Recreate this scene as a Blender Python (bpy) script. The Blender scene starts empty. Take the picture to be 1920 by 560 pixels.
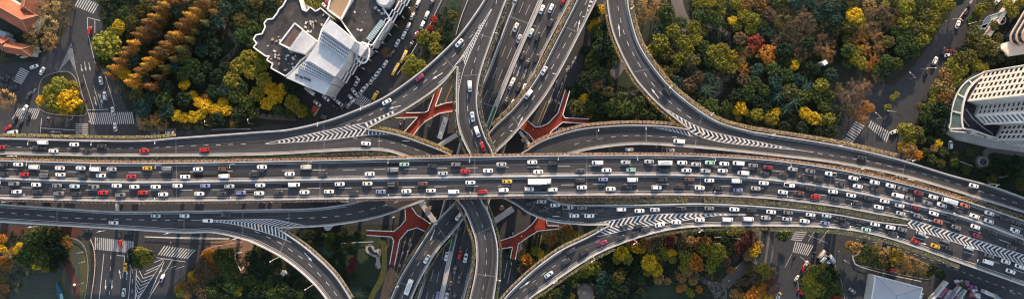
import bpy, math, random
from mathutils import Vector, Matrix
random.seed(7)
S = bpy.context.scene
COL = S.collection
# ------------------------------------------------------------------ camera, sky, sun, exposure
HC = 348.5                 # flying height of the camera above the street (m)
KM = 0.25 / 320.0          # metres per photo pixel for each metre of distance
def P(x, y, z=0.0):        # photo pixel at a given height -> world point
    k = KM * (HC - z)
    return Vector(((x - 960) * k, (280 - y) * k, z))
cam = bpy.data.cameras.new("camera"); camo = bpy.data.objects.new("camera", cam); COL.objects.link(camo)
camo.location = (0, 0, HC); camo.rotation_euler = (0, 0, 0)
cam.sensor_fit = 'HORIZONTAL'; cam.sensor_width = 36; cam.lens = 36 / (1920 * KM)
cam.clip_start = 1; cam.clip_end = 5000
S.camera = camo
AZ, EL = math.radians(8), math.radians(16.0)
w = bpy.data.worlds.new("World"); S.world = w; w.use_nodes = True
nt = w.node_tree; bg = nt.nodes['Background']
sk = nt.nodes.new('ShaderNodeTexSky'); sk.sky_type = 'NISHITA'; sk.sun_disc = False
sk.sun_elevation = EL; sk.sun_rotation = AZ; sk.air_density = 1.0; sk.dust_density = 1.2
hs = nt.nodes.new('ShaderNodeHueSaturation'); hs.inputs['Saturation'].default_value = 0.68
nt.links.new(sk.outputs[0], hs.inputs['Color']); nt.links.new(hs.outputs[0], bg.inputs[0]); bg.inputs[1].default_value = 0.14
sun = bpy.data.lights.new("sun", 'SUN'); sun.energy = 3.6; sun.angle = math.radians(0.5); sun.color = (1.0, 0.72, 0.48)
suno = bpy.data.objects.new("sun", sun); COL.objects.link(suno)
sv = Vector((math.sin(AZ) * math.cos(EL), math.cos(AZ) * math.cos(EL), math.sin(EL)))
suno.rotation_euler = sv.to_track_quat('Z', 'Y').to_euler(); suno.location = sv * 400
S.view_settings.view_transform = 'Standard'; S.view_settings.look = 'None'
S.view_settings.gamma = 1; S.view_settings.use_curve_mapping = False
S.view_settings.exposure = 1.26
S.cycles.max_bounces = 5; S.cycles.filter_width = 1.15

# ------------------------------------------------------------------ materials
MATS = {}
def lk(nt, a, b): nt.links.new(a, b)
def mat(name, col, rough=0.8, noise=None, metal=0.0, spec=0.4, objcol=False, island=0.0, coat=0.0, scale2=None):
    """noise = (scale per metre, amount) gives mottling in object space."""
    if name in MATS: return MATS[name]
    m = bpy.data.materials.new(name); m.use_nodes = True; n = m.node_tree; b = n.nodes['Principled BSDF']
    b.inputs['Roughness'].default_value = rough; b.inputs['Metallic'].default_value = metal
    b.inputs['Specular IOR Level'].default_value = spec
    b.inputs['Coat Weight'].default_value = coat
    if objcol:
        oi = n.nodes.new('ShaderNodeObjectInfo'); src = oi.outputs['Color']
    else:
        rg = n.nodes.new('ShaderNodeRGB'); rg.outputs[0].default_value = (*col, 1); src = rg.outputs[0]
    def mul(src, fac_out, lo, hi):
        mr = n.nodes.new('ShaderNodeMapRange'); mr.inputs['To Min'].default_value = lo; mr.inputs['To Max'].default_value = hi
        lk(n, fac_out, mr.inputs['Value'])
        vm = n.nodes.new('ShaderNodeVectorMath'); vm.operation = 'SCALE'
        lk(n, src, vm.inputs[0]); lk(n, mr.outputs[0], vm.inputs['Scale']); return vm.outputs[0]
    if noise:
        ge = n.nodes.new('ShaderNodeNewGeometry')
        for sc, am in ([noise] if not isinstance(noise, list) else noise):
            nz = n.nodes.new('ShaderNodeTexNoise'); nz.inputs['Scale'].default_value = sc; nz.inputs['Detail'].default_value = 5
            lk(n, ge.outputs['Position'], nz.inputs['Vector'])
            src = mul(src, nz.outputs['Fac'], 1 - am * 1.6, 1 + am * 1.6)
    if island:
        ge = n.nodes.new('ShaderNodeNewGeometry')
        src = mul(src, ge.outputs['Random Per Island'], 1 - island, 1 + island)
    lk(n, src, b.inputs['Base Color'])
    MATS[name] = m; return m

ASPH = mat('asphalt_deck', (0.040, 0.040, 0.043), 0.85, [(0.06, 0.25), (0.9, 0.22), (5, 0.25)])
def wear(m):                       # worn wheel tracks along the lanes, from the deck's own UV (metres across)
    n = m.node_tree; b = n.nodes['Principled BSDF']; src = b.inputs['Base Color'].links[0].from_socket
    uv = n.nodes.new('ShaderNodeUVMap'); mp = n.nodes.new('ShaderNodeMapping'); mp.inputs['Scale'].default_value = (0.012, 1.1, 1)
    nz = n.nodes.new('ShaderNodeTexNoise'); nz.inputs['Scale'].default_value = 1.0; nz.inputs['Detail'].default_value = 3
    lk(n, uv.outputs[0], mp.inputs[0]); lk(n, mp.outputs[0], nz.inputs['Vector'])
    mr = n.nodes.new('ShaderNodeMapRange'); mr.inputs['From Min'].default_value = .3; mr.inputs['From Max'].default_value = .7
    mr.inputs['To Min'].default_value = 0.5; mr.inputs['To Max'].default_value = 1.8
    lk(n, nz.outputs['Fac'], mr.inputs['Value'])
    vm = n.nodes.new('ShaderNodeVectorMath'); vm.operation = 'SCALE'; lk(n, src, vm.inputs[0]); lk(n, mr.outputs[0], vm.inputs['Scale'])
    lk(n, vm.outputs[0], b.inputs['Base Color'])
wear(ASPH)
STREET = mat('asphalt_street', (0.043, 0.046, 0.053), 0.9, [(0.03, 0.3), (0.5, 0.25), (4, 0.2)])
PAINT = mat('road_paint', (0.62, 0.62, 0.61), 0.7, [(1.5, 0.25), (0.15, .2)])
FPAINT = mat('worn_road_paint', (0.50, 0.50, 0.50), 0.8, (1.2, 0.25))
YPAINT = mat('yellow_road_paint', (0.45, 0.22, 0.05), 0.8, (1.2, 0.25))
CONC = mat('concrete', (0.42, 0.41, 0.40), 0.9, [(0.4, 0.2), (3, 0.1)])
PARA = mat('parapet_concrete', (0.47, 0.46, 0.45), 0.85, [(0.15, .2), (1.5, 0.2)])
KERB = mat('kerb_concrete', (0.22, 0.215, 0.21), 0.9, [(0.15, .25), (1.5, 0.25)])
JOINT = mat('joint_concrete', (0.13, 0.13, 0.135), 0.9, (1.0, 0.2))
SOIL = mat('forest_floor', (0.028, 0.034, 0.024), 1.0, [(0.05, 0.4), (0.6, 0.3)])
LAWN = mat('lawn', (0.026, 0.040, 0.022), 1.0, [(0.05, 0.3), (0.8, 0.25), (5, 0.2)])
GREYLAWN = mat('worn_lawn', (0.052, 0.064, 0.050), 1.0, [(0.05, 0.3), (0.8, 0.25), (5, 0.2)])
PAVE = mat('paving', (0.14, 0.125, 0.115), 0.9, [(0.1, 0.2), (2, 0.2)])
TANPAVE = mat('tan_paving', (0.24, 0.15, 0.10), 0.9, [(0.2, 0.2), (2, 0.2)])
REDPAVE = mat('red_paving', (0.085, 0.035, 0.030), 0.9, [(0.2, 0.2), (2, 0.2)])
REDDECK = mat('red_walkway', (0.27, 0.036, 0.018), 0.8, [(0.12, 0.45), (0.8, 0.3), (4, .2)])
WHITE = mat('white_paint', (0.78, 0.78, 0.78), 0.5, (0.8, 0.08))
WROOF = mat('white_roof', (0.52, 0.53, 0.55), 0.7, [(0.08, 0.25), (0.5, 0.15), (2.5, 0.12)])
DROOF = mat('bitumen_roof', (0.046, 0.045, 0.046), 0.9, [(0.1, 0.6), (0.4, 0.5), (2, 0.3)])
TROOF = mat('tan_roof', (0.33, 0.23, 0.14), 0.9, [(0.1, 0.15), (1.5, 0.1)])
TILE = mat('clay_tiles', (0.30, 0.095, 0.050), 0.8, [(0.2, 0.3), (3, 0.3)])
CREAM = mat('cream_wall', (0.64, 0.60, 0.55), 0.8, [(0.1, 0.1), (1, 0.08)])
PINK = mat('pink_wall', (0.58, 0.44, 0.40), 0.7, (1, 0.1))
PALE = mat('pale_wall', (0.50, 0.51, 0.52), 0.8, [(0.1, .15), (1, 0.12)])
GLASS = mat('window_glass', (0.02, 0.03, 0.035), 0.12, spec=0.6)
GREENGLASS = mat('green_glass', (0.08, 0.13, 0.12), 0.25, (0.5, .3))
CARGLASS = mat('car_glass', (0.012, 0.014, 0.016), 0.1, spec=0.6)
TYRE = mat('tyre_rubber', (0.02, 0.02, 0.02), 0.9)
CAR = mat('car_paint', (1, 1, 1), 0.3, objcol=True, coat=0.6)
METAL = mat('lamp_metal', (0.60, 0.60, 0.60), 0.4, metal=0.2)
BARK = mat('bark', (0.06, 0.045, 0.035), 0.95, (3, 0.3))
LEAF = mat('leaves', (1, 1, 1), 0.75, [(0.35, 0.35), (1.6, 0.3)], objcol=True, island=0.45, spec=0.15)
HEDGEM = mat('hedge_leaves', (1, 1, 1), 0.8, [(0.3, 0.5), (1.0, 0.4)], objcol=True, island=0.5, spec=0.15)
PLANTER = mat('planter_box', (0.30, 0.23, 0.18), 0.8, (1, 0.2))
GREENRAIL = mat('green_median', (0.02, 0.12, 0.07), 0.7, (1, 0.2))
CLOTH = mat('cloth', (1, 1, 1), 0.9, objcol=True)

# ------------------------------------------------------------------ mesh builder
class MB:
    def __init__(s): s.v = []; s.f = []; s.uv = []; s.mi = []
    def poly(s, pts, uv=None, mi=0):
        k = len(s.v); s.v += [tuple(p) for p in pts]; s.f.append(tuple(range(k, k + len(pts)))); s.uv.append(uv); s.mi.append(mi)
    def grid(s, rows, closed=False, mi=0, uvs=None):   # rows of equal length
        k = len(s.v); n = len(rows[0])
        for r in rows: s.v += [tuple(p) for p in r]
        for i in range(len(rows) - 1):
            for j in range(n if closed else n - 1):
                a, b = k + i * n + j, k + i * n + (j + 1) % n
                c, d = b + n, a + n
                s.f.append((a, b, c, d)); s.mi.append(mi)
                s.uv.append(None if uvs is None else (uvs[i][j], uvs[i][(j + 1) % n], uvs[i + 1][(j + 1) % n], uvs[i + 1][j]))
    def prism(s, pts, z0, z1, mi=0):            # world xy polygon, counter-clockwise or not
        pts = [(p[0], p[1]) for p in pts]
        ar = sum(pts[i][0] * pts[(i + 1) % len(pts)][1] - pts[(i + 1) % len(pts)][0] * pts[i][1] for i in range(len(pts)))
        if ar < 0: pts = pts[::-1]
        k = len(s.v); n = len(pts)
        s.v += [(x, y, z0) for x, y in pts] + [(x, y, z1) for x, y in pts]
        s.f.append(tuple(k + n + i for i in range(n))); s.uv.append(None); s.mi.append(mi)
        s.f.append(tuple(k + n - 1 - i for i in range(n))); s.uv.append(None); s.mi.append(mi)
        for i in range(n):
            j = (i + 1) % n
            s.f.append((k + i, k + j, k + n + j, k + n + i)); s.uv.append(None); s.mi.append(mi)
    def box(s, c, d, rz=0, mi=0):
        cx, cy, cz = c; a, b = d[0] / 2, d[1] / 2; co, si = math.cos(rz), math.sin(rz)
        s.prism([(cx + x * co - y * si, cy + x * si + y * co) for x, y in ((-a, -b), (a, -b), (a, b), (-a, b))], cz, cz + d[2], mi)
    def bar(s, a, b, w, h=None, mi=0):          # square bar between two points
        a, b = Vector(a), Vector(b); d = (b - a).normalized(); h = h or w
        u = d.cross(Vector((0, 0, 1)));
        if u.length < 1e-3: u = Vector((1, 0, 0))
        u.normalize(); v = u.cross(d).normalized(); u *= w / 2; v *= h / 2
        q = [u + v, -u + v, -u - v, u - v]
        s.grid([[a + x for x in q], [b + x for x in q]], closed=True, mi=mi)
        s.poly([a + x for x in q], mi=mi); s.poly([b + x for x in q[::-1]], mi=mi)
    def tube(s, pts, rs, n=8, mi=0):
        rows = []
        for i, p in enumerate(pts):
            p = Vector(p); d = (Vector(pts[min(i + 1, len(pts) - 1)]) - Vector(pts[max(i - 1, 0)])).normalized()
            u = d.cross(Vector((0.3, 1, 0.1))).normalized(); v = d.cross(u)
            rows.append([p + (u * math.cos(6.2832 * k / n) + v * math.sin(6.2832 * k / n)) * rs[i] for k in range(n)])
        s.grid(rows, closed=True, mi=mi); s.poly(rows[-1], mi=mi); s.poly(rows[0][::-1], mi=mi)
    def sweep(s, pts, w, h, off=0.0, z0=0.0, mi=0):   # wall along a 3-D line: off = sideways shift to the left
        rows = []; n = len(pts)
        for i, p in enumerate(pts):
            d = Vector(pts[min(i + 1, n - 1)]) - Vector(pts[max(i - 1, 0)]); d.z = 0
            if d.length < 1e-6: d = Vector((1, 0, 0))
            d.normalize(); u = Vector((-d.y, d.x, 0)); c = Vector(p) + u * off
            rows.append([c + u * w / 2 + Vector((0, 0, z0)), c + u * w / 2 + Vector((0, 0, z0 + h)),
                         c - u * w / 2 + Vector((0, 0, z0 + h)), c - u * w / 2 + Vector((0, 0, z0))])
        s.grid(rows, closed=True, mi=mi); s.poly(rows[0][::-1], mi=mi); s.poly(rows[-1], mi=mi)
    def build(s, name, mats, parent=None, smooth=False):
        me = bpy.data.meshes.new(name); me.from_pydata(s.v, [], s.f)
        if not isinstance(mats, (list, tuple)): mats = [mats]
        for m in mats: me.materials.append(m)
        if any(s.mi): me.polygons.foreach_set('material_index', s.mi)
        if any(u is not None for u in s.uv):
            l = me.uv_layers.new(name='UVMap'); i = 0
            for f, u in zip(s.f, s.uv):
                for q in range(len(f)):
                    if u: l.data[i].uv = u[q]
                    i += 1
        if smooth: me.polygons.foreach_set('use_smooth', [True] * len(me.polygons))
        me.update()
        o = bpy.data.objects.new(name, me); COL.objects.link(o)
        if parent is not None:
            o.parent = parent
        return o
def localise(o):                # move the mesh's origin to the thing's base after building in world space
    return o
def tag(o, label=None, cat=None, group=None, kind=None):
    if label: o['label'] = label
    if cat: o['category'] = cat
    if group: o['group'] = group
    if kind: o['kind'] = kind
    return o
def empty(name, loc, rz=0.0):
    o = bpy.data.objects.new(name, None); COL.objects.link(o); o.location = loc; o.rotation_euler = (0, 0, rz); return o
def put(mb, root, name, mats, smooth=False):      # build world-space mesh as a child of an Empty at root.location
    l = root.location; rz = root.rotation_euler.z
    M = (Matrix.Translation(l) @ Matrix.Rotation(rz, 4, 'Z')).inverted()
    mb.v = [tuple(M @ Vector(p)) for p in mb.v]
    return mb.build(name, mats, root, smooth)
ALLKIDS = {}
def copy_tree(o, parent=None):
    c = o.copy(); COL.objects.link(c); c.parent = parent
    for ch in ALLKIDS.get(o.name, o.children): copy_tree(ch, c)
    return c

def cr(pts, step=6.0):          # Catmull-Rom through 2-D pixel points, resampled about every `step`
    q = [pts[0]] + list(pts) + [pts[-1]]; out = []
    for i in range(1, len(q) - 2):
        p0, p1, p2, p3 = q[i - 1], q[i], q[i + 1], q[i + 2]
        n = max(1, int(math.dist(p1, p2) / step))
        for k in range(n):
            t = k / n; t2, t3 = t * t, t * t * t
            out.append(tuple(0.5 * (2 * p1[j] + (p2[j] - p0[j]) * t + (2 * p0[j] - 5 * p1[j] + 4 * p2[j] - p3[j]) * t2 + (3 * p1[j] - p0[j] - 3 * p2[j] + p3[j]) * t3) for j in (0, 1)))
    out.append(tuple(pts[-1])); return out
def resample(pts, n):
    L = [0]
    for a, b in zip(pts, pts[1:]): L.append(L[-1] + math.dist(a, b))
    out = []; j = 0
    for i in range(n):
        t = L[-1] * i / (n - 1)
        while j < len(L) - 2 and L[j + 1] < t: j += 1
        d = L[j + 1] - L[j] or 1; f = (t - L[j]) / d
        out.append((pts[j][0] + (pts[j + 1][0] - pts[j][0]) * f, pts[j][1] + (pts[j + 1][1] - pts[j][1]) * f))
    return out
def plen(pts): return sum(math.dist(a, b) for a, b in zip(pts, pts[1:]))
def sstep(a, b, x):
    t = min(1, max(0, (x - a) / (b - a))); return t * t * (3 - 2 * t)
def lerp(a, b, t): return a + (b - a) * t

# ------------------------------------------------------------------ heights of the road levels
Z_N, Z_R2, Z_C, Z_B, Z_R1, Z_M = 8.2, 12.5, 16.8, 20.8, 24.5, 28.5
zM = lambda x, y: Z_M
zA = lambda x, y: Z_R1
zB = lambda x, y: Z_R1 - (Z_R1 - Z_B) * sstep(690, 865, x)
zD = lambda x, y: lerp(Z_B, Z_M, sstep(880, 1300, x))
zE = lambda x, y: lerp(Z_B, Z_M, sstep(880, 1300, max(x, 1090)))
zF = lambda x, y: 25.0
zC = lambda x, y: lerp(Z_C, 25.0, sstep(880, 1288, x))
zG = lambda x, y: lerp(24.0, Z_C, sstep(530, 930, x))
zR2 = lambda x, y: Z_R2
zN = lambda x, y: Z_N
zGr = lambda x, y: 0.0

# ------------------------------------------------------------------ ground
g = MB(); g.poly([(-1500, -1500, -0.02), (1500, -1500, -0.02), (1500, 1500, -0.02), (-1500, 1500, -0.02)])
tag(g.build('ground', SOIL), 'dark bare soil and leaf litter under the whole interchange', 'ground', kind='structure')
def tri_poly(mb, pts, z, step=5):
    mb.poly([P(x, y, 0) * 1.0 + Vector((0, 0, z)) for x, y in pts])
def patch(name, pts, m, z, label, cat, smooth=True):
    b = MB(); pp = cr(list(pts) + [pts[0]], 8)[:-1] if smooth else pts
    a = sum(pp[i][0] * pp[(i + 1) % len(pp)][1] - pp[(i + 1) % len(pp)][0] * pp[i][1] for i in range(len(pp)))
    if a > 0: pp = pp[::-1]
    tri_poly(b, pp, z)
    return tag(b.build(name, m), label, cat, kind='structure')
patch('street', [(-60, 246), (0, 246), (270, 248), (480, 238), (640, 220), (780, 180), (860, 150), (1060, 150), (1120, 236), (1240, 262), (1440, 268), (1600, 290), (1750, 335), (1980, 405),
                 (1980, 560), (1690, 475), (1560, 438), (1440, 428), (1150, 425), (940, 425), (700, 420), (460, 436), (240, 436), (0, 425), (-60, 425)], STREET, 0.004,
      'surface street running east to west under the stacked expressway', 'street', False)
patch('street', [(862, -40), (1150, -40), (1140, 20), (1095, 110), (1068, 190), (1020, 300), (985, 420), (985, 450), (950, 600), (690, 600), (722, 480), (770, 400), (830, 290), (862, 180), (868, 80)], STREET, 0.008,
      'surface street running north to south under the sunken central carriageway', 'street', False)
patch('street', [(150, -30), (188, -30), (182, 22), (196, 60), (170, 95), (186, 122), (212, 150), (238, 205), (262, 235), (268, 262), (-40, 262), (-40, 122), (40, 118), (66, 116), (98, 92), (122, 60), (138, 20)], STREET, 0.012,
      'wide street junction beside the small tree island and orange roofed houses', 'street', False)
patch('street', [(815, -40), (868, -40), (845, 30), (772, 128), (720, 190), (655, 222), (560, 236), (540, 190), (530, 150), (620, 130), (700, 110), (770, 30)], STREET, 0.016,
      'street of parked cars in front of the white roofed hotel', 'street', False)
patch('street', [(1800, -30), (1760, 60), (1712, 125), (1676, 160), (1600, 150), (1552, 185), (1545, 275), (1610, 292), (1720, 320), (1700, 262), (1728, 205), (1776, 150), (1815, 95), (1812, 50), (1842, -30)], STREET, 0.012,
      'street between the wooded park and the pale apartment tower', 'street', False)
patch('street', [(1430, 430), (1560, 436), (1690, 470), (1980, 560), (1980, 620), (1410, 620), (1425, 540), (1440, 480)], STREET, 0.016,
      'wide junction with zebra crossings below the curved expressway', 'street', False)
patch('street', [(130, 424), (250, 432), (470, 440), (440, 452), (398, 468), (352, 508), (318, 540), (300, 590), (150, 590), (172, 540), (182, 500), (172, 460)], STREET, 0.020,
      'street junction beside the worn lawn below the expressway', 'street', False)
patch('pavement', [(-40, 130), (18, 128), (40, 152), (48, 178), (36, 205), (20, 222), (0, 226), (-40, 228)], mat('dark_paving', (0.040, 0.040, 0.045), 0.9, (0.5, .3)), 0.020,
      'dark paved corner under the orange tree at the picture edge', 'pavement')
patch('lawn', [(12, 480), (40, 492), (90, 500), (118, 480), (130, 430), (160, 440), (168, 470), (170, 500), (165, 560), (160, 600), (10, 600)], GREYLAWN, 0.024,
      'worn grey green lawn beside the curving white kerbed path', 'lawn')
VERGE = mat('yellow_grass', (0.085, 0.082, 0.035), 1.0, [(0.1, .3), (1.5, .3)])
patch('verge', [(130, 448), (136, 450), (132, 480), (126, 500), (122, 530), (128, 580), (120, 580), (116, 530), (120, 490), (128, 470)], VERGE, 0.027, 'yellowed grass strip left of the red brick path', 'verge')
patch('verge', [(156, 468), (161, 470), (165, 500), (161, 530), (155, 560), (150, 590), (140, 590), (148, 550), (152, 520), (150, 495)], VERGE, 0.027, 'yellowed grass verge along the curving white kerb', 'verge')
patch('path', [(118, 470), (135, 432), (140, 440), (132, 480), (146, 520), (150, 560), (145, 600), (135, 600), (140, 560), (128, 520), (119, 492)], REDPAVE, 0.030,
      'dark red brick path curving across the worn lawn', 'path')
patch('path', [(0, 425), (140, 425), (150, 440), (130, 446), (60, 442), (0, 440)], REDPAVE, 0.034, 'reddish brick paving beside the ramp at the lawn corner', 'path')
patch('path', [(395, 452), (440, 448), (466, 450), (478, 462), (468, 480), (470, 500), (462, 520), (452, 532), (442, 505), (436, 472), (425, 466), (400, 470)], TANPAVE, 0.030,
      'tan paved footpath wedge inside the bend of the ramp', 'path')
patch('lawn', [(600, 440), (700, 445), (722, 452), (728, 480), (722, 520), (700, 560), (690, 600), (590, 600), (640, 560), (620, 500)], LAWN, 0.012,
      'small dark green lawn beside the white edged pond', 'lawn')
patch('path', [(712, 450), (722, 450), (726, 480), (722, 520), (700, 560), (695, 600), (684, 600), (690, 560), (712, 515), (716, 480)], mat('mustard_kerb_path', (0.20, 0.16, 0.04), 0.9, (0.5, .3)), 0.026,
      'narrow mustard edged path along the lawn beside the pond', 'path')
patch('path', [(722, 520), (732, 500), (742, 508), (735, 540), (726, 575), (715, 600), (702, 600), (712, 560)], TANPAVE, 0.032, 'tan paved corner below the red footbridge steps', 'path')
patch('lawn', [(1190, 540), (1240, 530), (1290, 548), (1300, 600), (1180, 600)], LAWN, 0.012, 'dark green lawn at the bottom of the autumn park', 'lawn')
patch('path', [(1300, 508), (1312, 512), (1332, 527), (1350, 528), (1362, 540), (1360, 600), (1344, 600), (1338, 555), (1326, 536), (1304, 518)], PAVE, 0.030, 'pale path curving to the broad striped steps', 'path')
patch('plaza', [(1398, 478), (1412, 492), (1440, 500), (1450, 470), (1440, 440), (1412, 430), (1405, 445)], PAVE, 0.026, 'pale paved plaza at the top of the broad striped steps', 'plaza')
def ribbon_path(name, pts, wpx, m, z, label, cat='path'):
    b = MB(); c = [P(x, y, 0) for x, y in cr(pts, 5)]; rows = []
    for i, p in enumerate(c):
        d = c[min(i + 1, len(c) - 1)] - c[max(i - 1, 0)]; d.normalize(); u = Vector((-d.y, d.x, 0)) * wpx * KM * HC / 2
        rows.append([p - u + Vector((0, 0, z)), p + u + Vector((0, 0, z))])
    b.grid(rows); return tag(b.build(name, m), label, cat, kind='structure')
ribbon_path('path', [(1268, -10), (1272, 15), (1282, 40), (1290, 60), (1280, 90), (1292, 125), (1310, 145), (1330, 165), (1345, 180)], 22, PAVE, 0.012, 'grey earth path winding down between the yellow green trees')
ribbon_path('path', [(1318, 50), (1345, 50), (1362, 65), (1366, 85), (1352, 100), (1325, 102), (1300, 108), (1296, 128), (1318, 142), (1352, 150), (1376, 140)], 9, PAVE, 0.018, 'brown ring shaped path curling through the wooded park')
ribbon_path('path', [(1100, 160), (1125, 150), (1150, 140), (1165, 120), (1190, 100)], 20, PAVE, 0.012, 'grey path under the ramp beside the dark lawn')
ribbon_path('path', [(1120, 130), (1135, 165), (1160, 178), (1195, 172), (1215, 155)], 10, PAVE, 0.016, 'curved path looping round the dark lawn beneath the ramp')
patch('lawn', [(1130, 125), (1160, 110), (1190, 125), (1205, 150), (1180, 160), (1150, 158)], LAWN, 0.010, 'dark green oval lawn beneath the curving single ramp', 'lawn')
ribbon_path('path', [(420, 45), (432, 65), (445, 85), (430, 105), (415, 118)], 9, PAVE, 0.012, 'dim path glimpsed between the dark trees left of the hotel')
ribbon_path('path', [(1000, 600), (985, 540), (975, 480), (980, 440)], 8, PAVE, 0.020, 'narrow dim path between the ramps beside the orange shrubs')
ribbon_path('path', [(1960, 290), (1900, 285), (1860, 280), (1846, 290), (1842, 303)], 12, PAVE, 0.022, 'paved path leading to the round fountain')
ribbon_path('path', [(470, 216), (520, 220), (560, 222)], 9, PAVE, 0.012, 'pale pavement strip above the ramp and below the garden')
ribbon_path('pavement', [(262, 205), (258, 220), (270, 240), (330, 244)], 7, PAVE, 0.024, 'pale pavement at the corner of the woodland')
patch('lawn', [(1810, 290), (1900, 292), (1960, 310), (1960, 360), (1850, 330), (1770, 300)], mat('fountain_lawn', (0.025, 0.04, 0.022), 1, (0.3, .3)), 0.010, 'dark lawn round the fountain below the apartment tower', 'lawn')  # one even dark green with random mottling, close to the other lawns
patch('lawn', [(1060, 180), (1082, 150), (1098, 165), (1100, 186), (1075, 196)], LAWN, 0.018, 'triangular dark lawn beside the red footbridge ramp', 'lawn')
patch('lawn', [(858, -30), (876, -30), (862, 20), (852, 60), (835, 95), (800, 115), (800, 90), (822, 50), (838, 0)], LAWN, 0.020, 'green verge between the hotel street and the ramp', 'lawn')
# tree island kerbs
def island(pts, label, m=SOIL, h=0.15):
    b = MB(); b.prism([P(x, y, 0) for x, y in cr(pts + [pts[0]], 6)[:-1]], 0.0, h)
    r = tag(b.build('traffic_island', m), label, 'traffic island', kind='structure')
    k = MB(); k.sweep([P(x, y, 0) for x, y in cr(pts + [pts[0]], 6)], 0.35, h + 0.05); k.build('kerb', KERB, r)
    return r
island([(72, 202), (78, 150), (118, 134), (138, 142), (150, 170), (163, 213), (120, 216), (86, 211)], 'kerbed island full of yellow green trees in the junction')
island([(238, 470), (250, 462), (285, 470), (290, 478), (268, 498), (250, 505), (242, 490)], 'kerbed island with one round tree between the two crossings')
island([(1494, 520), (1520, 500), (1560, 493), (1568, 505), (1580, 540), (1580, 600), (1500, 600), (1498, 550)], 'kerbed island of dense trees in the lower junction')
island([(1598, 480), (1640, 470), (1700, 480), (1745, 500), (1745, 522), (1700, 516), (1640, 502), (1604, 494)], 'kerbed verge of yellow trees above the white roofed hall')
# ------------------------------------------------------------------ elevated roads
MAIN_N = [(-60, 300), (0, 300), (240, 305), (480, 302), (720, 297), (960, 292), (1200, 290), (1320, 292), (1440, 299), (1560, 315), (1680, 340), (1800, 373), (1920, 413), (1990, 438)]
MAIN_S = [(-60, 371), (0, 372), (240, 377), (480, 375), (720, 371), (960, 367), (1200, 365), (1320, 366), (1440, 372), (1560, 386), (1640, 400), (1700, 412), (1760, 432), (1820, 453), (1920, 487), (1990, 511)]
MAIN_C = [(-60, 333), (0, 334), (240, 341), (480, 338), (720, 334), (960, 330), (1200, 327), (1320, 329), (1440, 336), (1560, 352), (1680, 376), (1790, 402), (1850, 422), (1920, 449), (1990, 476)]
A_N = [(-60, 256), (0, 258), (240, 263), (340, 257), (480, 247), (542, 242), (605, 228), (655, 211), (720, 182), (780, 141), (820, 107), (860, 67), (890, 27), (910, -4), (930, -40)]
AB_G = [(-60, 273), (0, 274), (240, 279), (498, 269), (600, 256), (690, 242)]      # dividing line up to the nose
A_S = AB_G[:-1] + [(690, 242), (722, 224), (752, 211), (800, 181), (832, 155), (857, 125), (885, 75), (922, 18), (950, -30)]
AB_S = [(-60, 288), (0, 289), (240, 293), (480, 291), (600, 285), (668, 282), (720, 283), (762, 295), (850, 330), (955, 377), (992, 400), (1035, 415), (1095, 421), (1142, 421)]
B_N = AB_G + [(722, 246), (760, 256), (810, 274), (850, 291), (905, 318), (985, 352), (1022, 368), (1042, 377), (1072, 383), (1200, 383), (1320, 381), (1440, 387), (1560, 400), (1640, 414), (1700, 421), (1760, 434), (1820, 453), (1920, 487), (1990, 511)]
R1_W = [(950, -30), (922, 18), (885, 75), (857, 125), (855, 170), (857, 225), (866, 258), (880, 294), (895, 330), (861, 372)]
R1_W = [(922, 18), (885, 75), (857, 125), (855, 170), (857, 225), (866, 258), (876, 280), (881, 294), (874, 335), (858, 372), (870, 392), (882, 420), (892, 455), (892, 502), (880, 560), (868, 600)]
A_E = [(968, -40), (950, 0), (925, 67), (902, 135), (895, 177), (897, 215), (910, 257), (925, 292), (916, 335), (903, 370), (915, 394), (924, 420), (933, 460), (933, 507), (926, 560), (918, 600)]
R2_W = [(1100, -40), (1082, 0), (1045, 73), (1010, 140), (985, 176), (960, 206), (911, 257), (885, 330), (856, 374), (815, 418), (777, 475), (750, 520), (732, 560), (715, 600)]
R2_E = [(1136, -40), (1119, 0), (1097, 44), (1047, 140), (1010, 198), (960, 257), (927, 292), (915, 340), (862, 420), (820, 470), (790, 520), (772, 560), (758, 600)]
F_W = [(1137, -40), (1137, 0), (1145, 50), (1160, 92), (1185, 140), (1208, 170), (1240, 202), (1290, 242)]
CF_G = [(1290, 242), (1380, 263), (1490, 281), (1600, 302), (1680, 318), (1780, 343), (1920, 386), (1990, 411)]
F_E = [(1178, -40), (1177, 0), (1183, 35), (1200, 87), (1236, 140), (1275, 180), (1340, 225), (1400, 244), (1440, 251), (1565, 271), (1680, 297), (1780, 327), (1855, 347), (1920, 370), (1990, 393)]
C_N = [(700, 370), (830, 345), (970, 291), (987, 281), (1022, 261), (1085, 242), (1150, 235), (1200, 234), (1250, 236), (1290, 242)]
C_S = [(805, 371), (930, 330), (1067, 290), (1122, 278), (1200, 271), (1300, 277), (1375, 284), (1440, 291), (1565, 306), (1680, 328), (1767, 352), (1920, 399), (1990, 424)]
G_N = [(-60, 380), (0, 382), (125, 390), (240, 396), (480, 392), (580, 390), (642, 383), (700, 370)]
GH_G = [(-60, 398), (0, 399), (240, 407), (398, 413), (460, 418), (522, 427)]
G_S = [(805, 371), (782, 381), (720, 404), (660, 417), (600, 424), (522, 427)]
GH_S = [(-60, 414), (0, 416), (120, 423), (240, 430), (340, 436), (402, 436), (452, 447), (480, 457), (525, 480), (562, 507), (592, 535), (612, 560), (640, 600)]
H_E = [(522, 427), (557, 450), (592, 478), (630, 516), (659, 560), (682, 600)]
E_N = [(915, 600), (950, 553), (992, 512), (1030, 482), (1060, 463), (1100, 444), (1142, 421)]
DE_G = [(1142, 421), (1200, 412), (1280, 406), (1390, 402), (1440, 404), (1560, 412), (1640, 424), (1700, 438), (1760, 458), (1820, 478), (1920, 512), (1990, 536)]
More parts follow.
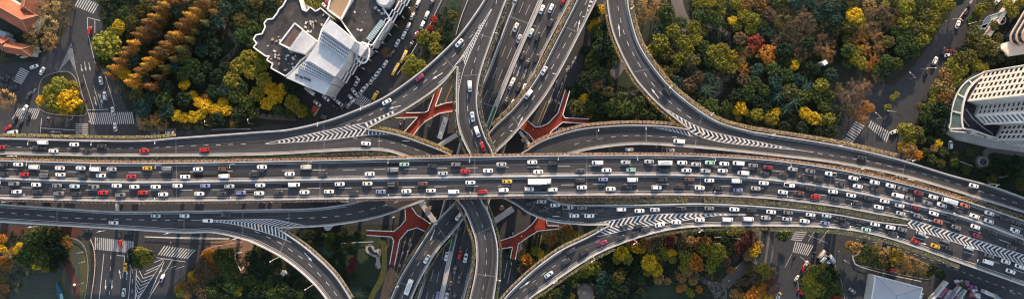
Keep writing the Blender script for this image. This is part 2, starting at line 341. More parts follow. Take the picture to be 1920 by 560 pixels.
E_S = [(965, 600), (992, 561), (1025, 538), (1060, 513), (1110, 481), (1150, 462), (1200, 444), (1250, 431), (1300, 425), (1370, 423), (1440, 423), (1560, 427), (1660, 445), (1800, 493), (1920, 535), (1990, 560)]
N_W = [(985, -40), (966, 0), (912, 140), (870, 240), (795, 517), (782, 560), (770, 600)]
N_E = [(1088, -40), (1070, 0), (1000, 140), (940, 300), (886, 502), (870, 560), (858, 600)]
N_C = [(1027, -40), (1014, 0), (960, 125), (910, 252), (858, 420), (827, 560), (815, 600)]

def deck(root, A, B, zf, th=1.1, uoff=0.0):
    n = max(int(max(plen(A), plen(B)) / 6), 8)
    a, b = resample(cr(A), n), resample(cr(B), n)
    pa, pb = [P(*p, zf(*p)) for p in a], [P(*p, zf(*p)) for p in b]
    m = MB(); s = 0; rows = []; uvs = []; NX = 6
    for i in range(n):
        if i: s += (pa[i] - pa[i - 1]).length
        wd = (pb[i] - pa[i]).length
        rows.append([pa[i].lerp(pb[i], k / NX) for k in range(NX + 1)]); uvs.append([(s + uoff, wd * k / NX) for k in range(NX + 1)])
    m.grid(rows, uvs=uvs)
    o = m.build('road_surface', ASPH, root)
    if o.data.polygons[0].normal.z < 0: o.data.flip_normals()
    u = MB(); dn = Vector((0, 0, -th))
    u.grid([[pa[i] - Vector((0, 0, .02)), pa[i] + dn, pa[i].lerp(pb[i], .25) + dn * 1.9, pa[i].lerp(pb[i], .75) + dn * 1.9, pb[i] + dn, pb[i] - Vector((0, 0, .02))] for i in range(n)])
    u.build('girder', CONC, root)
    return pa, pb
def piers(root, A, B, zf, every=110, th=2.0, skip=()):
    n = max(int(plen(A) / every), 2)
    a, b = resample(cr(A), n), resample(cr(B), n)
    for i, (p, q) in enumerate(zip(a, b)):
        if i in skip: continue
        z = zf((p[0] + q[0]) / 2, (p[1] + q[1]) / 2) - th - 0.1
        c = P((p[0] + q[0]) / 2, (p[1] + q[1]) / 2, z + th)
        m = MB(); m.tube([(c.x, c.y, -0.1), (c.x, c.y, z - 1.5), (c.x, c.y, z)], [1.0, 1.0, 2.0], 10)
        m.build('pier', CONC, root)
def wall(root, pts, zf, side, h=1.0, lo=None, hi=None, w=0.45, kerb=0.55, name='parapet', m=None):
    """parapet on the edge of a deck; side=+1 means the deck lies to the right of the line's direction"""
    q = cr(pts)
    if lo is not None: q = [p for p in q if lo(p)]
    p3 = [P(*p, zf(*p)) for p in q]
    b = MB(); b.sweep(p3, w, h + 0.6, off=-side * w * 0.5 * 0.9, z0=-0.6); b.build(name, m or PARA, root)
    if kerb:
        k = MB(); k.sweep(p3, kerb, 0.12, off=-side * (w + kerb / 2 + 0.01), z0=0.015); k.build('kerb', KERB, root)
def strip(mb, pts3, w, dz=0.03, off=0.0):
    rows = []
    n = len(pts3)
    for i, p in enumerate(pts3):
        d = pts3[min(i + 1, n - 1)] - pts3[max(i - 1, 0)]; d.z = 0; d.normalize(); u = Vector((-d.y, d.x, 0))
        c = p + u * off + Vector((0, 0, dz)); rows.append([c - u * w / 2, c + u * w / 2])
    mb.grid(rows)
def line(mb, pts, zf, w=0.16, dz=0.03, off=0.0): strip(mb, [P(*p, zf(*p)) for p in cr(pts)], w, dz, off)
def dashes(mb, pts, zf, dl, period, w=0.18, dz=0.034, phase=0.0):
    q = cr(pts, 2.0); L = plen(q); n = max(int(L / 1.0), 4); r = resample(q, n); step = L / (n - 1)
    s = phase
    while s < L - dl:
        i0 = int(s / step); i1 = min(int((s + dl) / step), n - 1)
        if i1 > i0: strip(mb, [P(*p, zf(*p)) for p in (r[i0], r[(i0 + i1) // 2], r[i1])], w, dz)
        s += period
def gore(mb, ea, eb, zf, n, shift, thick=0.3, dz=0.034, t0=0.02, t1=1.0, border=0.22, bow=0.0):
    """hatching between two edges that run from the tip (t=0) to the nose (t=1); shift in units of the pitch moves the apex"""
    A, B = resample(cr(ea, 3), 400), resample(cr(eb, 3), 400)
    def at(E, t):
        t = min(max(t, 0), 1); return E[int(t * 399)]
    for E in (ea, eb): line(mb, E, zf, border, dz + 0.008)
    pitch = (t1 - t0) / n
    def pt(s, t):
        a, b = at(A, t), at(B, t); x, y = a[0] + (b[0] - a[0]) * s, a[1] + (b[1] - a[1]) * s
        return P(x, y, zf(x, y)) + Vector((0, 0, dz))
    for k in range(n):
        t = t0 + pitch * k
        wd = math.dist(at(A, t), at(B, t)); sh = shift * wd / max(plen(A), 1)
        for s0, s1, d0, d1 in ((0.0, 0.5, 0, sh), (0.5, 1.0, sh, 0)):
            q = [pt(s0, t + d0), pt(s1, t + d1), pt(s1, t + d1 + pitch * thick), pt(s0, t + d0 + pitch * thick)]
            if t + max(d0, d1) > 1.0 or t + min(d0, d1) < 0: continue
            mb.poly(q)
def arrow(mb, x, y, ang, L, zf, w=0.35, head=1.1, dz=0.036):   # x,y px; ang degrees in world; L metres; points along +ang
    c = P(x, y, zf(x, y)) + Vector((0, 0, dz)); d = Vector((math.cos(math.radians(ang)), math.sin(math.radians(ang)), 0)); u = Vector((-d.y, d.x, 0))
    a = c - d * L / 2; b = c + d * (L / 2 - L * .38)
    mb.poly([a - u * w / 2, b - u * w / 2, b + u * w / 2, a + u * w / 2]); mb.poly([b - u * head / 2, c + d * L / 2, b + u * head / 2])
def quadline(mb, a, b, zf, w, dz=0.022):
    p = [P(lerp(a[0], b[0], t / 6), lerp(a[1], b[1], t / 6), zf(a[0], a[1])) for t in range(7)]; strip(mb, p, w, dz)
def fixn(o):
    me = o.data
    bad = [p for p in me.polygons if p.normal.z < 0]
    for p in bad: p.flip()
    return o
def road(name, label, loc):
    return tag(empty(name, loc), label, 'elevated road', kind='structure')

# --- main expressway
M = road('elevated_expressway', 'broad four lane expressway deck crossing the whole picture on top', P(960, 334, 0))
def fin(root):                      # put world-space child meshes into the root space
    l = Vector(root.location)
    for c in root.children:
        if c.type == 'MESH' and not c.get('_loc'):
            c.data.transform(Matrix.Translation(-l)); c['_loc'] = 1
deck(M, MAIN_N, MAIN_C, zM); deck(M, MAIN_C, MAIN_S, zM, uoff=55)
wall(M, MAIN_N, zM, 1); wall(M, MAIN_S, zM, -1, lo=lambda p: p[0] < 1702, w=0.5, kerb=0.6)
b = MB(); b.sweep([P(*p, Z_M) for p in cr(MAIN_C)], 0.7, 0.9, z0=0.012); b.build('median_barrier', PARA, M)
b = MB(); b.sweep([P(*p, Z_M) for p in cr(MAIN_C)], 0.5, 0.15, off=0.62, z0=0.014); b.sweep([P(*p, Z_M) for p in cr(MAIN_C)], 0.5, 0.15, off=-0.62, z0=0.014); b.build('kerb', KERB, M)
piers(M, MAIN_N, MAIN_C, zM, 120); piers(M, MAIN_C, MAIN_S, zM, 120)
m = MB()
LM1 = [(-60, 314), (0, 316), (120, 321), (240, 323), (480, 320), (720, 317), (960, 313), (1200, 309.5), (1320, 311), (1440, 318.5), (1560, 334), (1680, 357), (1800, 389), (1920, 430), (1990, 456)]
LM2 = [(-60, 348), (0, 349), (120, 354), (240, 357), (480, 354), (720, 351), (960, 347.5), (1200, 344.5), (1320, 347), (1440, 353.5), (1560, 368), (1680, 391), (1740, 405), (1790, 420), (1840, 437), (1890, 454), (1990, 490)]
dashes(m, LM1, zM, 23, 57.5, phase=14); dashes(m, LM2, zM, 23, 59.5, phase=42)
line(m, MAIN_N, zM, 0.16, off=-1.5); line(m, MAIN_C, zM, 0.14, off=-1.25); line(m, MAIN_C, zM, 0.14, off=1.25)
line(m, [p for p in MAIN_S if p[0] < 1720], zM, 0.16, off=1.7)
gore(m, [(1700, 411), (1719, 414), (1820, 445), (1920, 477), (1990, 500)], [(1702, 424), (1714, 429), (1820, 463), (1920, 496), (1990, 520)], zM, 34, -0.55, thick=0.42, t0=0.035)
arrow(m, 1738, 411, -15, 7, zM); arrow(m, 1705, 396, -15, 6, zM)
fixn(m.build('lane_markings', PAINT, M))
j = MB()
for a, b2 in (((331, 306), (331, 374)), ((890, 297), (890, 367)), ((1313, 294), (1313, 364)), ((1697, 346), (1690, 372)), ((109, 303), (109, 370)), ((1560, 317), (1553, 383)), ((600, 302), (600, 371)), ((1100, 293), (1100, 363))):
    quadline(j, a, b2, zM, 0.5)
fixn(j.build('expansion_joint', JOINT, M)); fin(M)

# --- upper left ramps (A, B) and the north-south ramp R1
A = road('elevated_ramp', 'two lane ramp sweeping from the left edge up past the hotel', P(480, 265, 0))
deck(A, A_N, A_S, zA); deck(A, R1_W, [p for p in A_E], zA)
A_S_free = [(690, 242), (722, 224), (752, 211), (800, 181), (832, 155), (857, 125)]
wall(A, A_N, zA, 1, w=0.6); wall(A, A_S_free, zA, -1); wall(A, R1_W[2:], zA, -1); wall(A, A_E, zA, 1)
piers(A, A_N, A_S, zA, 110); piers(A, R1_W, A_E, zA, 105)
m = MB()
dashes(m, [(-60, 270), (0, 271), (60, 277), (240, 278), (360, 273), (482, 269)], zA, 9, 23.3, w=.16)
dashes(m, [(625, 243), (651, 234), (673, 225), (696, 214), (740, 192), (781, 165), (819, 133), (855, 100), (887, 64), (902, 44)], zA, 10, 24.0, w=.2)
dashes(m, [(914, 42), (904, 69), (897, 91), (884, 136), (878, 165), (876, 184), (877, 207), (881, 232), (887, 254), (895, 276), (900, 294)], zA, 10, 23.2, w=.16)
dashes(m, [(884, 376), (894, 399), (904, 421), (909, 444), (912, 468), (912, 492), (910, 515), (906, 539), (900, 575)], zA, 8, 23.4, w=.13)
dashes(m, [(930, 8), (935, -30)], zA, 8, 20)
fixn(m.build('lane_markings', PAINT, A))
m = MB()
gore(m, [(498, 268.5), (560, 255.5), (620, 243), (684, 230)], [(498, 269.8), (590, 264), (640, 259), (693, 252)], zA, 20, 0.6, thick=0.36, t0=0.12)
gore(m, [(684, 230), (705, 222), (725, 213), (745, 204)], [(690, 241), (707, 232.5), (728, 220.5), (747, 212)], zA, 7, 0.0, thick=0.42, t0=0.0, t1=.95, border=.12)
gore(m, [(921, 17), (893, 62), (869, 101), (850, 127)], [(922, 18), (899, 62), (881, 101), (870, 128)], zA, 17, -0.7, thick=0.42, t0=0.2, t1=.98, border=.25)
line(m, [(850, 127), (838, 142), (822, 156)], zA, .22); line(m, [(870, 128), (864, 150), (860, 175), (860, 215)], zA, .22)
for k_ in range(8): quadline(m, (863 - k_ * .6, 136 + k_ * 6), (858.5, 142 + k_ * 6), zA, .22, .034)
fixn(m.build('chevron_markings', PAINT, A))
m = MB()
arrow(m, 820, 143, 212, 6.0, zA); arrow(m, 740, 201, 194, 6.0, zA)
fixn(m.build('arrow_markings', PAINT, A))
j = MB()
for a, b2 in (((607, 230), (608, 284)), ((330, 260), (330, 290)), ((828, 103), (850, 126)), ((870, 142), (900, 140)), ((890, 440), (928, 422)), ((892, 513), (932, 518)), ((885, 60), (922, 72))):
    quadline(j, a, b2, zA, 0.45)
fixn(j.build('expansion_joint', JOINT, A)); fin(A)

B = road('elevated_ramp', 'curved ramp leaving the left hand deck and diving under the expressway to the right', P(700, 265, 0))
def zBD(x, y): return zB(x, y) if x < 885 else zD(x, y)
BN1 = [p for p in B_N if p[0] <= 1142] + [(1142, 382.5)]
BS1 = AB_S
deck(B, BN1, BS1, zBD)
DN = [(1142, 382.5)] + [p for p in B_N if p[0] > 1142]
deck(B, DN, DE_G, zD)
wall(B, [p for p in B_N if 690 <= p[0] <= 1705], zBD, 1); wall(B, AB_S, zBD, -1)
piers(B, BN1, BS1, zBD, 120); 
m = MB()
dashes(m, [(662, 259), (686, 261), (710, 264), (732, 267), (756, 272), (790, 284), (830, 302)], zBD, 9, 23.5, w=.14)
dashes(m, [(1000, 377), (1030, 391), (1065, 399), (1114, 400), (1137, 400)], zBD, 9, 23.5, w=.2)
dashes(m, [(1392, 402), (1416, 402), (1460, 404), (1484, 406), (1527, 409), (1570, 414), (1612, 421), (1655, 430), (1697, 440)], zD, 9, 21.5, w=.2)
dashes(m, [(1712, 443), (1726, 447), (1778, 462), (1826, 477), (1876, 494), (1917, 510), (1980, 532)], zD, 21, 49.5, w=.2)
gore(m, [(690, 241), (720, 247), (745, 251), (757, 254)], [(690, 253), (720, 252), (745, 252.5), (757, 255)], zB, 8, 0.0, thick=.35, t0=.0, t1=.85, border=.12)
arrow(m, 756, 264, 180, 6, zB); arrow(m, 1048, 405, 0, 6, zBD); arrow(m, 1735, 443, -14, 4, zM); arrow(m, 1730, 456, -10, 4, zM)
line(m, [p for p in DN if p[0] < 1700], zD, .15, off=-1.2); line(m, AB_S[:-1], zBD, .15, off=1.2)
fixn(m.build('lane_markings', PAINT, B))
j = MB()
for a, b2 in (((711, 248), (711, 281)), ((1305, 383), (1305, 400)), ((1067, 384), (1067, 419)), ((1010, 372), (992, 396))): quadline(j, a, b2, zBD, .45)
fixn(j.build('expansion_joint', JOINT, B)); fin(B)

E = road('elevated_ramp', 'two lane ramp rising from the bottom edge to join the right hand lanes', P(1100, 470, 0))
deck(E, E_N[:-1] + DE_G, E_S, zE)
wall(E, E_N, zE, 1); wall(E, E_S, zE, -1, w=.6, kerb=.8)
piers(E, E_N[:-1] + DE_G, E_S, zE, 120)
m = MB()
dashes(m, [(950, 582), (977, 549), (1013, 517), (1052, 490), (1092, 467), (1137, 444), (1150, 440)], zE, 9.5, 23.6, w=.14)
line(m, [p for p in E_S], zE, .15, off=1.9); line(m, E_N[:-1], zE, .15, off=-1.2)
arrow(m, 984, 533, 35, 6, zE); arrow(m, 1082, 464, 25, 4.5, zE)
fixn(m.build('lane_markings', PAINT, E))
m = MB()
gore(m, [(1397, 401.5), (1350, 400), (1280, 400), (1240, 401), (1200, 404), (1150, 412), (1108, 419)], [(1397, 402.5), (1340, 404), (1280, 413), (1220, 422), (1185, 428), (1150, 436), (1120, 443)], zD, 29, 0.60, thick=.42, t0=.09, t1=.99)
fixn(m.build('chevron_markings', PAINT, E)); 
j = MB()
for a, b2 in (((1088, 450), (1100, 484)), ((1305, 405), (1305, 422))): quadline(j, a, b2, zE, .4)
fixn(j.build('expansion_joint', JOINT, E)); fin(E)

# --- upper right ramps F and C
F = road('elevated_ramp', 'single ramp curving down from the top edge and along the wooded park', P(1340, 240, 0))
deck(F, F_W[:-1] + CF_G, F_E, zF)
wall(F, F_W, zF, -1); wall(F, F_E, zF, 1, w=.5)
piers(F, F_W[:-1] + CF_G, F_E, zF, 115)
m = MB()
dashes(m, [(1155, -10), (1159, 15), (1163, 37), (1169, 59), (1177, 81), (1187, 101), (1205, 132), (1225, 159), (1257, 192), (1293, 220), (1314, 232)], zF, 9.5, 22.6, w=.2)
dashes(m, [(1533, 287), (1564, 292), (1629, 302), (1671, 312), (1735, 327), (1777, 339), (1841, 359), (1882, 372), (1925, 387), (1980, 405)], zF, 9.5, 22.2, w=.16)
line(m, [(1490, 280), (1525, 285)], zF, .2)
gore(m, [(1490, 279.6), (1410, 263), (1340, 248), (1300, 233), (1262, 212), (1240, 199)], [(1490, 280.6), (1400, 272), (1340, 264), (1300, 250), (1268, 224), (1242, 202)], zF, 26, -0.5, thick=.4, t0=.1, t1=.97, border=.2)
arrow(m, 1228, 175, 128, 6, zF); arrow(m, 1161, 57, 96, 6, zF)
line(m, F_E[:9], zF, .14, off=-1.1); line(m, [(1400, 248), (1440, 256), (1565, 275), (1680, 300)], zF, .14, off=-.3)
fixn(m.build('lane_markings', PAINT, F))
j = MB()
for a, b2 in (((1698, 303), (1692, 327)), ((1318, 213), (1312, 232)), ((1190, 135), (1225, 128))): quadline(j, a, b2, zF, .45)
fixn(j.build('expansion_joint', JOINT, F)); fin(F)
C = road('elevated_ramp', 'ramp arching left from the park side and passing under the expressway', P(1150, 260, 0))
deck(C, [(700, 370), (830, 345), (970, 291), (987, 281), (1022, 261), (1085, 242), (1150, 235), (1200, 234), (1250, 236), (1290, 242)] + CF_G[1:], C_S, zC)
wall(C, C_N[2:], zC, 1); wall(C, C_S[1:], zC, -1, w=.55, kerb=.8)
piers(C, C_N[2:] + CF_G[1:], C_S[2:], zC, 115)
m = MB()
dashes(m, [(1034, 284), (1055, 277), (1099, 265), (1145, 257), (1190, 254), (1213, 254), (1236, 256), (1282, 257)], zC, 9, 23, w=.14)
gore(m, [(1230, 240), (1260, 246), (1300, 256)], [(1225, 239), (1260, 241), (1293, 244)], zC, 8, 0, thick=.35, t0=.2, border=.15)
fixn(m.build('lane_markings', PAINT, C))
j = MB()
for a, b2 in (((1211, 237), (1212, 270)), ((1305, 262), (1303, 276)), ((1118, 240), (1122, 276))): quadline(j, a, b2, zC, .6)
fixn(j.build('expansion_joint', JOINT, C)); fin(C)

# --- lower left ramps G and H
G = road('elevated_ramp', 'ramp along the lower left that rises from under the expressway', P(400, 410, 0))
deck(G, G_N, [p for p in GH_G[:-1]] + G_S[::-1], zG); deck(G, GH_G[:-1] + H_E, GH_S, zG)
wall(G, G_N, zG, 1); wall(G, G_S, zG, 1, w=.5); wall(G, GH_S, zG, -1, w=.6, kerb=.8); wall(G, H_E, zG, 1)
piers(G, G_N, GH_S[:9], zG, 110)
m = MB()
dashes(m, [(-50, 396), (6, 398), (32, 400), (81, 404), (129, 408), (200, 410), (294, 412), (350, 412.5)], zG, 10, 24, w=.2)
line(m, [(358, 412.5), (398, 413)], zG, .2)
dashes(m, [(536, 409), (585, 408), (632, 405), (655, 401), (678, 396), (724, 384), (755, 374)], zG, 9, 23, w=.2)
dashes(m, [(478, 433), (500, 443), (520, 452), (539, 464), (559, 478), (578, 493), (594, 509), (610, 526), (625, 544), (640, 566)], zG, 10, 23.6, w=.22)
line(m, [(-60, 385), (125, 395), (240, 401), (480, 397), (580, 395), (650, 387)], zG, .13); line(m, GH_S, zG, .15, off=1.9)
arrow(m, 578, 481, -48, 5.5, zG)
fixn(m.build('lane_markings', PAINT, G))
m = MB()
gore(m, [(390, 412.6), (440, 411.5), (500, 410.5), (520, 412), (550, 418), (578, 423)], [(390, 413.4), (440, 420), (480, 430), (500, 436), (528, 446), (546, 454)], zG, 21, -.45, thick=.36, t0=.1, t1=.97, border=.25)
fixn(m.build('chevron_markings', PAINT, G))
j = MB()
for a, b2 in (((107, 390), (107, 420)), ((455, 395), (455, 445)), ((542, 393), (542, 415)), ((538, 445), (524, 474)), ((345, 398), (345, 432))): quadline(j, a, b2, zG, .5)
fixn(j.build('expansion_joint', JOINT, G)); fin(G)

# --- R2 and N
R = road('elevated_ramp', 'ramp slanting from the top right of centre to the bottom left beneath the curved deck', P(940, 300, 0))
deck(R, R2_W, R2_E, zR2); wall(R, R2_W, zR2, -1); wall(R, R2_E, zR2, 1, w=.55, kerb=.8); piers(R, R2_W, R2_E, zR2, 110)
m = MB()
dashes(m, [(1101, 1), (1092, 19), (1072, 60), (1050, 100), (1029, 137), (1003, 179), (975, 216), (943, 251), (926, 267), (915, 285)], zR2, 10.5, 22.6, w=.2)
dashes(m, [(842, 415), (826, 433), (812, 451), (787, 490), (775, 510), (756, 552), (745, 580)], zR2, 9, 23.4, w=.14)
arrow(m, 1085, 48, 78, 5.5, zR2); arrow(m, 976, 227, 60, 5.5, zR2); arrow(m, 811, 440, 248, 6, zR2)
gore(m, [(1098, 30), (1105, 5), (1112, -20)], [(1101, 32), (1112, 5), (1123, -18)], zR2, 6, 0, thick=.4, border=.14)
line(m, R2_W, zR2, .13, off=1.0); line(m, R2_E, zR2, .13, off=-1.1)
fixn(m.build('lane_markings', PAINT, R))
j = MB()
for a, b2 in (((824, 428), (836, 447)), ((955, 212), (978, 240)), ((1058, 50), (1086, 62)), ((750, 530), (782, 536))): quadline(j, a, b2, zR2, .6)
fixn(j.build('expansion_joint', JOINT, R)); fin(R)
N = road('elevated_carriageway', 'wide low carriageway with a green median passing under every ramp', P(920, 280, 0))
deck(N, N_W, N_C, zN); deck(N, N_C, N_E, zN, uoff=33)
wall(N, N_W, zN, -1, w=.6); wall(N, N_E, zN, 1, w=.5)
b = MB()
for off in (-.95, .95): b.sweep([P(*p, Z_N) for p in cr(N_C)], .4, .8, off=off, z0=.012)
b.build('median_barrier', PARA, N)
b = MB(); b.sweep([P(*p, Z_N) for p in cr(N_C)], 1.3, .35, z0=.012); b.build('median_strip', CONC, N)
b = MB(); b.sweep([P(*p, Z_N) for p in cr([(930, 200), (900, 283), (860, 410), (845, 470)])], 1.25, .4, z0=.02); b.build('median_planting', GREENRAIL, N)
piers(N, N_W, N_E, zN, 110)
m = MB()
def blend(A_, B_, t, n=14):
    a, c = resample(cr(A_), n), resample(cr(B_), n); return [(lerp(p[0], q[0], t), lerp(p[1], q[1], t)) for p, q in zip(a, c)]
for t in (.36, .64): dashes(m, blend(N_W, N_C, t), zN, 22, 44, w=.16, phase=14 * t)
for t in (.33, .6, .86): dashes(m, blend(N_C, N_E, t), zN, 22, 44, w=.13, phase=20 * t)
line(m, N_W, zN, .15, off=1.2); line(m, N_E, zN, .15, off=-1.2)
for x, y in ((973, 132), (985, 137), (966, 128)): arrow(m, x, y, 72, 6, zN, w=.3, head=.9)
fixn(m.build('lane_markings', FPAINT, N))
j = MB()
for a, b2 in (((897, 190), (932, 202)), ((952, 30), (1006, 50))): quadline(j, a, b2, zN, .8)
fixn(j.build('expansion_joint', JOINT, N)); fin(N)

# --- asphalt repairs and oil stains on the decks
PATCH = mat('asphalt_repair', (0.026, 0.026, 0.028), 0.9, (1, .3)); PATCH2 = mat('asphalt_pale_repair', (0.062, 0.061, 0.062), 0.9, (1, .3))
sr = random.Random(4)
for root, A_, B_, zf, n_ in ((M, MAIN_N, MAIN_C, zM, 26), (M, MAIN_C, MAIN_S, zM, 26), (A, A_N, [p for p in A_S if p[0] < 860], zA, 14), (G, G_N[:5], GH_G[:4], zG, 6), (F, F_W[:-1] + CF_G, F_E, zF, 14), (R, R2_W, R2_E, zR2, 8), (N, N_W, N_E, zN, 14)):
    aa, bb = resample(cr(A_), 240), resample(cr(B_), 240)
    for mm_ in (PATCH, PATCH2):
        m = MB()
        for _ in range(n_ // 2):
            i = sr.randrange(4, 225); L_ = sr.choice([2, 3, 5, 9]); s0 = sr.choice([.14, .3, .56, .7]); s1 = s0 + sr.choice([.05, .12, .2])
            m.grid([[P(lerp(aa[k][0], bb[k][0], s), lerp(aa[k][1], bb[k][1], s), zf(aa[k][0], aa[k][1])) + Vector((0, 0, .012)) for s in (s0, s1)] for k in range(i, i + L_ + 1)])
        fixn(m.build('road_stain', mm_, root))
    fin(root)
# --- street paint
m = MB(); f = MB(); yl = MB()
def zebra(mb, a, b, c, d, n, fill=0.45):     # stripes run from edge ab across to edge dc
    for k in range(n):
        t0, t1 = k / n, (k + fill) / n
        q = [(lerp(a[0], b[0], t0), lerp(a[1], b[1], t0)), (lerp(a[0], b[0], t1), lerp(a[1], b[1], t1)), (lerp(d[0], c[0], t1), lerp(d[1], c[1], t1)), (lerp(d[0], c[0], t0), lerp(d[1], c[1], t0))]
        mb.poly([P(x, y, 0) + Vector((0, 0, .05)) for x, y in q])
zebra(f, (140, 12), (177, 27), (188, 9), (150, -6), 9)
zebra(f, (24, 151), (40, 125), (56, 133), (41, 158), 8)
zebra(f, (34, 203), (78, 203), (70, 223), (22, 223), 12)
zebra(f, (142, 232), (142, 257), (165, 257), (165, 232), 7)
zebra(f, (165, 211), (250, 210), (254, 232), (171, 233), 22)
zebra(m, (178, 444), (252, 452), (252, 474), (178, 467), 20)
zebra(m, (308, 460), (370, 468), (354, 485), (296, 477), 12, .42)
zebra(f, (1604, 227), (1586, 254), (1601, 264), (1621, 236), 7)
zebra(f, (1586, 257), (1576, 267), (1597, 271), (1601, 264), 3)
zebra(f, (1633, 226), (1671, 249), (1664, 268), (1628, 238), 10)
zebra(f, (1491, 429), (1482, 451), (1502, 453), (1515, 431), 6)
zebra(f, (1491, 452), (1528, 460), (1516, 479), (1486, 472), 9)
zebra(f, (672, 174), (699, 190), (684, 203), (663, 192), 8)
gore(f, [(134, 82), (123, 107), (110, 136)], [(134, 82), (138, 107), (144, 140)], zGr, 6, -.8, thick=.24, dz=.05, t0=.25, border=.14)
quadline(m, (256, 506), (252, 580), zGr, .22, .05); quadline(m, (308, 485), (246, 580), zGr, .22, .05)
for k in range(9):
    yr_ = 514 + 6.6 * k; xr_ = 308 - .653 * (yr_ - 485); ax, ay = 268.5 - 2.3 * k, 521 + 6.9 * k
    quadline(m, (261, 506) if k == 0 else (255.7 - k * .3, 507 + 7.2 * k), (ax, ay), zGr, .3, .054); quadline(m, (ax, ay), (xr_, yr_), zGr, .3, .054)
for a, b2 in (((274, 507.5), (303, 494.6)), ((270.7, 514), (296, 502)), ((289, 491), (305, 485))): quadline(m, a, b2, zGr, .3, .054)
for a, b2 in (((164, 206), (203, 205)), ((78, 222), (75, 254)), ((78, 240), (141, 244)), ((164, 33), (188, 39)), ((178, 36), (178, 62)), ((164, 34), (165, 62)), ((165, 62), (172, 92)), ((172, 92), (180, 125)), ((57, 180), (67, 166))):
    quadline(f, a, b2, zGr, .3, .05)
for a, b2 in (((156, 140), (176, 205)), ((175, 160), (188, 203)), ((185, 176), (192, 203)), ((197, 140), (215, 200)), ((145, 140), (162, 208))): quadline(f, a, b2, zGr, .22, .05)
for a, b2 in (((219, 478), (234, 479)), ((293, 482), (348, 490)), ((195, 475), (186, 560)), ((234, 478), (230, 520)), ((246, 503), (241, 560)), ((308, 490), (281, 550)), ((322, 488), (278, 560)), ((273, 443), (430, 446))): quadline(m, a, b2, zGr, .25, .05)
dashes(m, [(208, 478), (205, 570)], zGr, 8, 22, w=.2, dz=.05); dashes(m, [(249, 505), (247, 570)], zGr, 8, 18, w=.2, dz=.05)
for x, y, an, L in ((198, 533, 270, 5), (210, 533, 268, 5), (225, 513, 100, 5), (238, 515, 88, 5), (299, 511, 60, 6), (104, 247, 178, 6), (179, 190, 285, 5), (190, 186, 285, 5), (160, 125, 280, 5), (168, 125, 280, 4.5), (153, 128, 280, 4)):
    arrow(m if y > 300 else f, x, y, an, L, zGr, w=.28, head=1.0, dz=.055)
# small surface lanes with arrows, lettering blocks and yellow lines between the decks
for k in range(6):
    for x, y in ((1052 - k * 0, 148), (1062, 142), (1045, 158), (1055, 162), (1036, 172), (1047, 176)):
        pass
for x, y in ((1043, 156), (1053, 160), (1037, 172), (1047, 176), (1060, 146), (1032, 150), (758, 456), (768, 452), (754, 476), (763, 480), (769, 462), (1078, 112), (1073, 120)):
    arrow(f, x, y, 72, 4.2, zGr, w=.3, head=1.1, dz=.055)
for x, y in ((1034, 184), (1042, 187), (1048, 190), (1030, 188), (749, 494), (743, 512), (1066, 124), (1063, 129)):
    for q in range(3): quadline(f, (x - 2.2, y + q * 2.2), (x + 2.2, y + q * 2.2 + .6), zGr, .3, .052)
for a, b2 in (((1060, 150), (1040, 210)), ((1025, 190), (1008, 230)), ((852, 150), (835, 190)), ((865, 160), (845, 205)), ((756, 440), (728, 540)), ((762, 442), (735, 545)), ((778, 430), (748, 520)), ((820, 290), (845, 200)), ((1016, 440), (990, 560)), ((835, 190), (846, 196))):
    quadline(yl, a, b2, zGr, .3, .052)
for a, b2 in (((960, 445), (945, 520)), ((968, 450), (952, 530)), ((956, 455), (950, 500)), ((1040, 165), (1010, 240)), ((1480, 430), (1470, 440)), ((1528, 432), (1515, 452)), ((1552, 432), (1535, 455)), ((1515, 440), (1552, 455)), ((1485, 475), (1472, 500)), ((1500, 480), (1512, 490)), ((1800, 0), (1810, -8)), ((1797, 36), (1820, 2))):
    quadline(f, a, b2, zGr, .2, .05)
dashes(f, [(1605, 448), (1660, 458), (1760, 492), (1860, 530), (1920, 552)], zGr, 8, 16, w=.2, dz=.05)
dashes(f, [(-20, 345), (600, 350)], zGr, 8, 20, w=.2, dz=.05)
mk = empty('street_markings', (0, 0, 0)); tag(mk, 'white and yellow paint on the surface streets', 'road markings', kind='structure')
fixn(m.build('bright_markings', PAINT, mk)); fixn(f.build('worn_markings', FPAINT, mk)); fixn(yl.build('yellow_markings', YPAINT, mk))
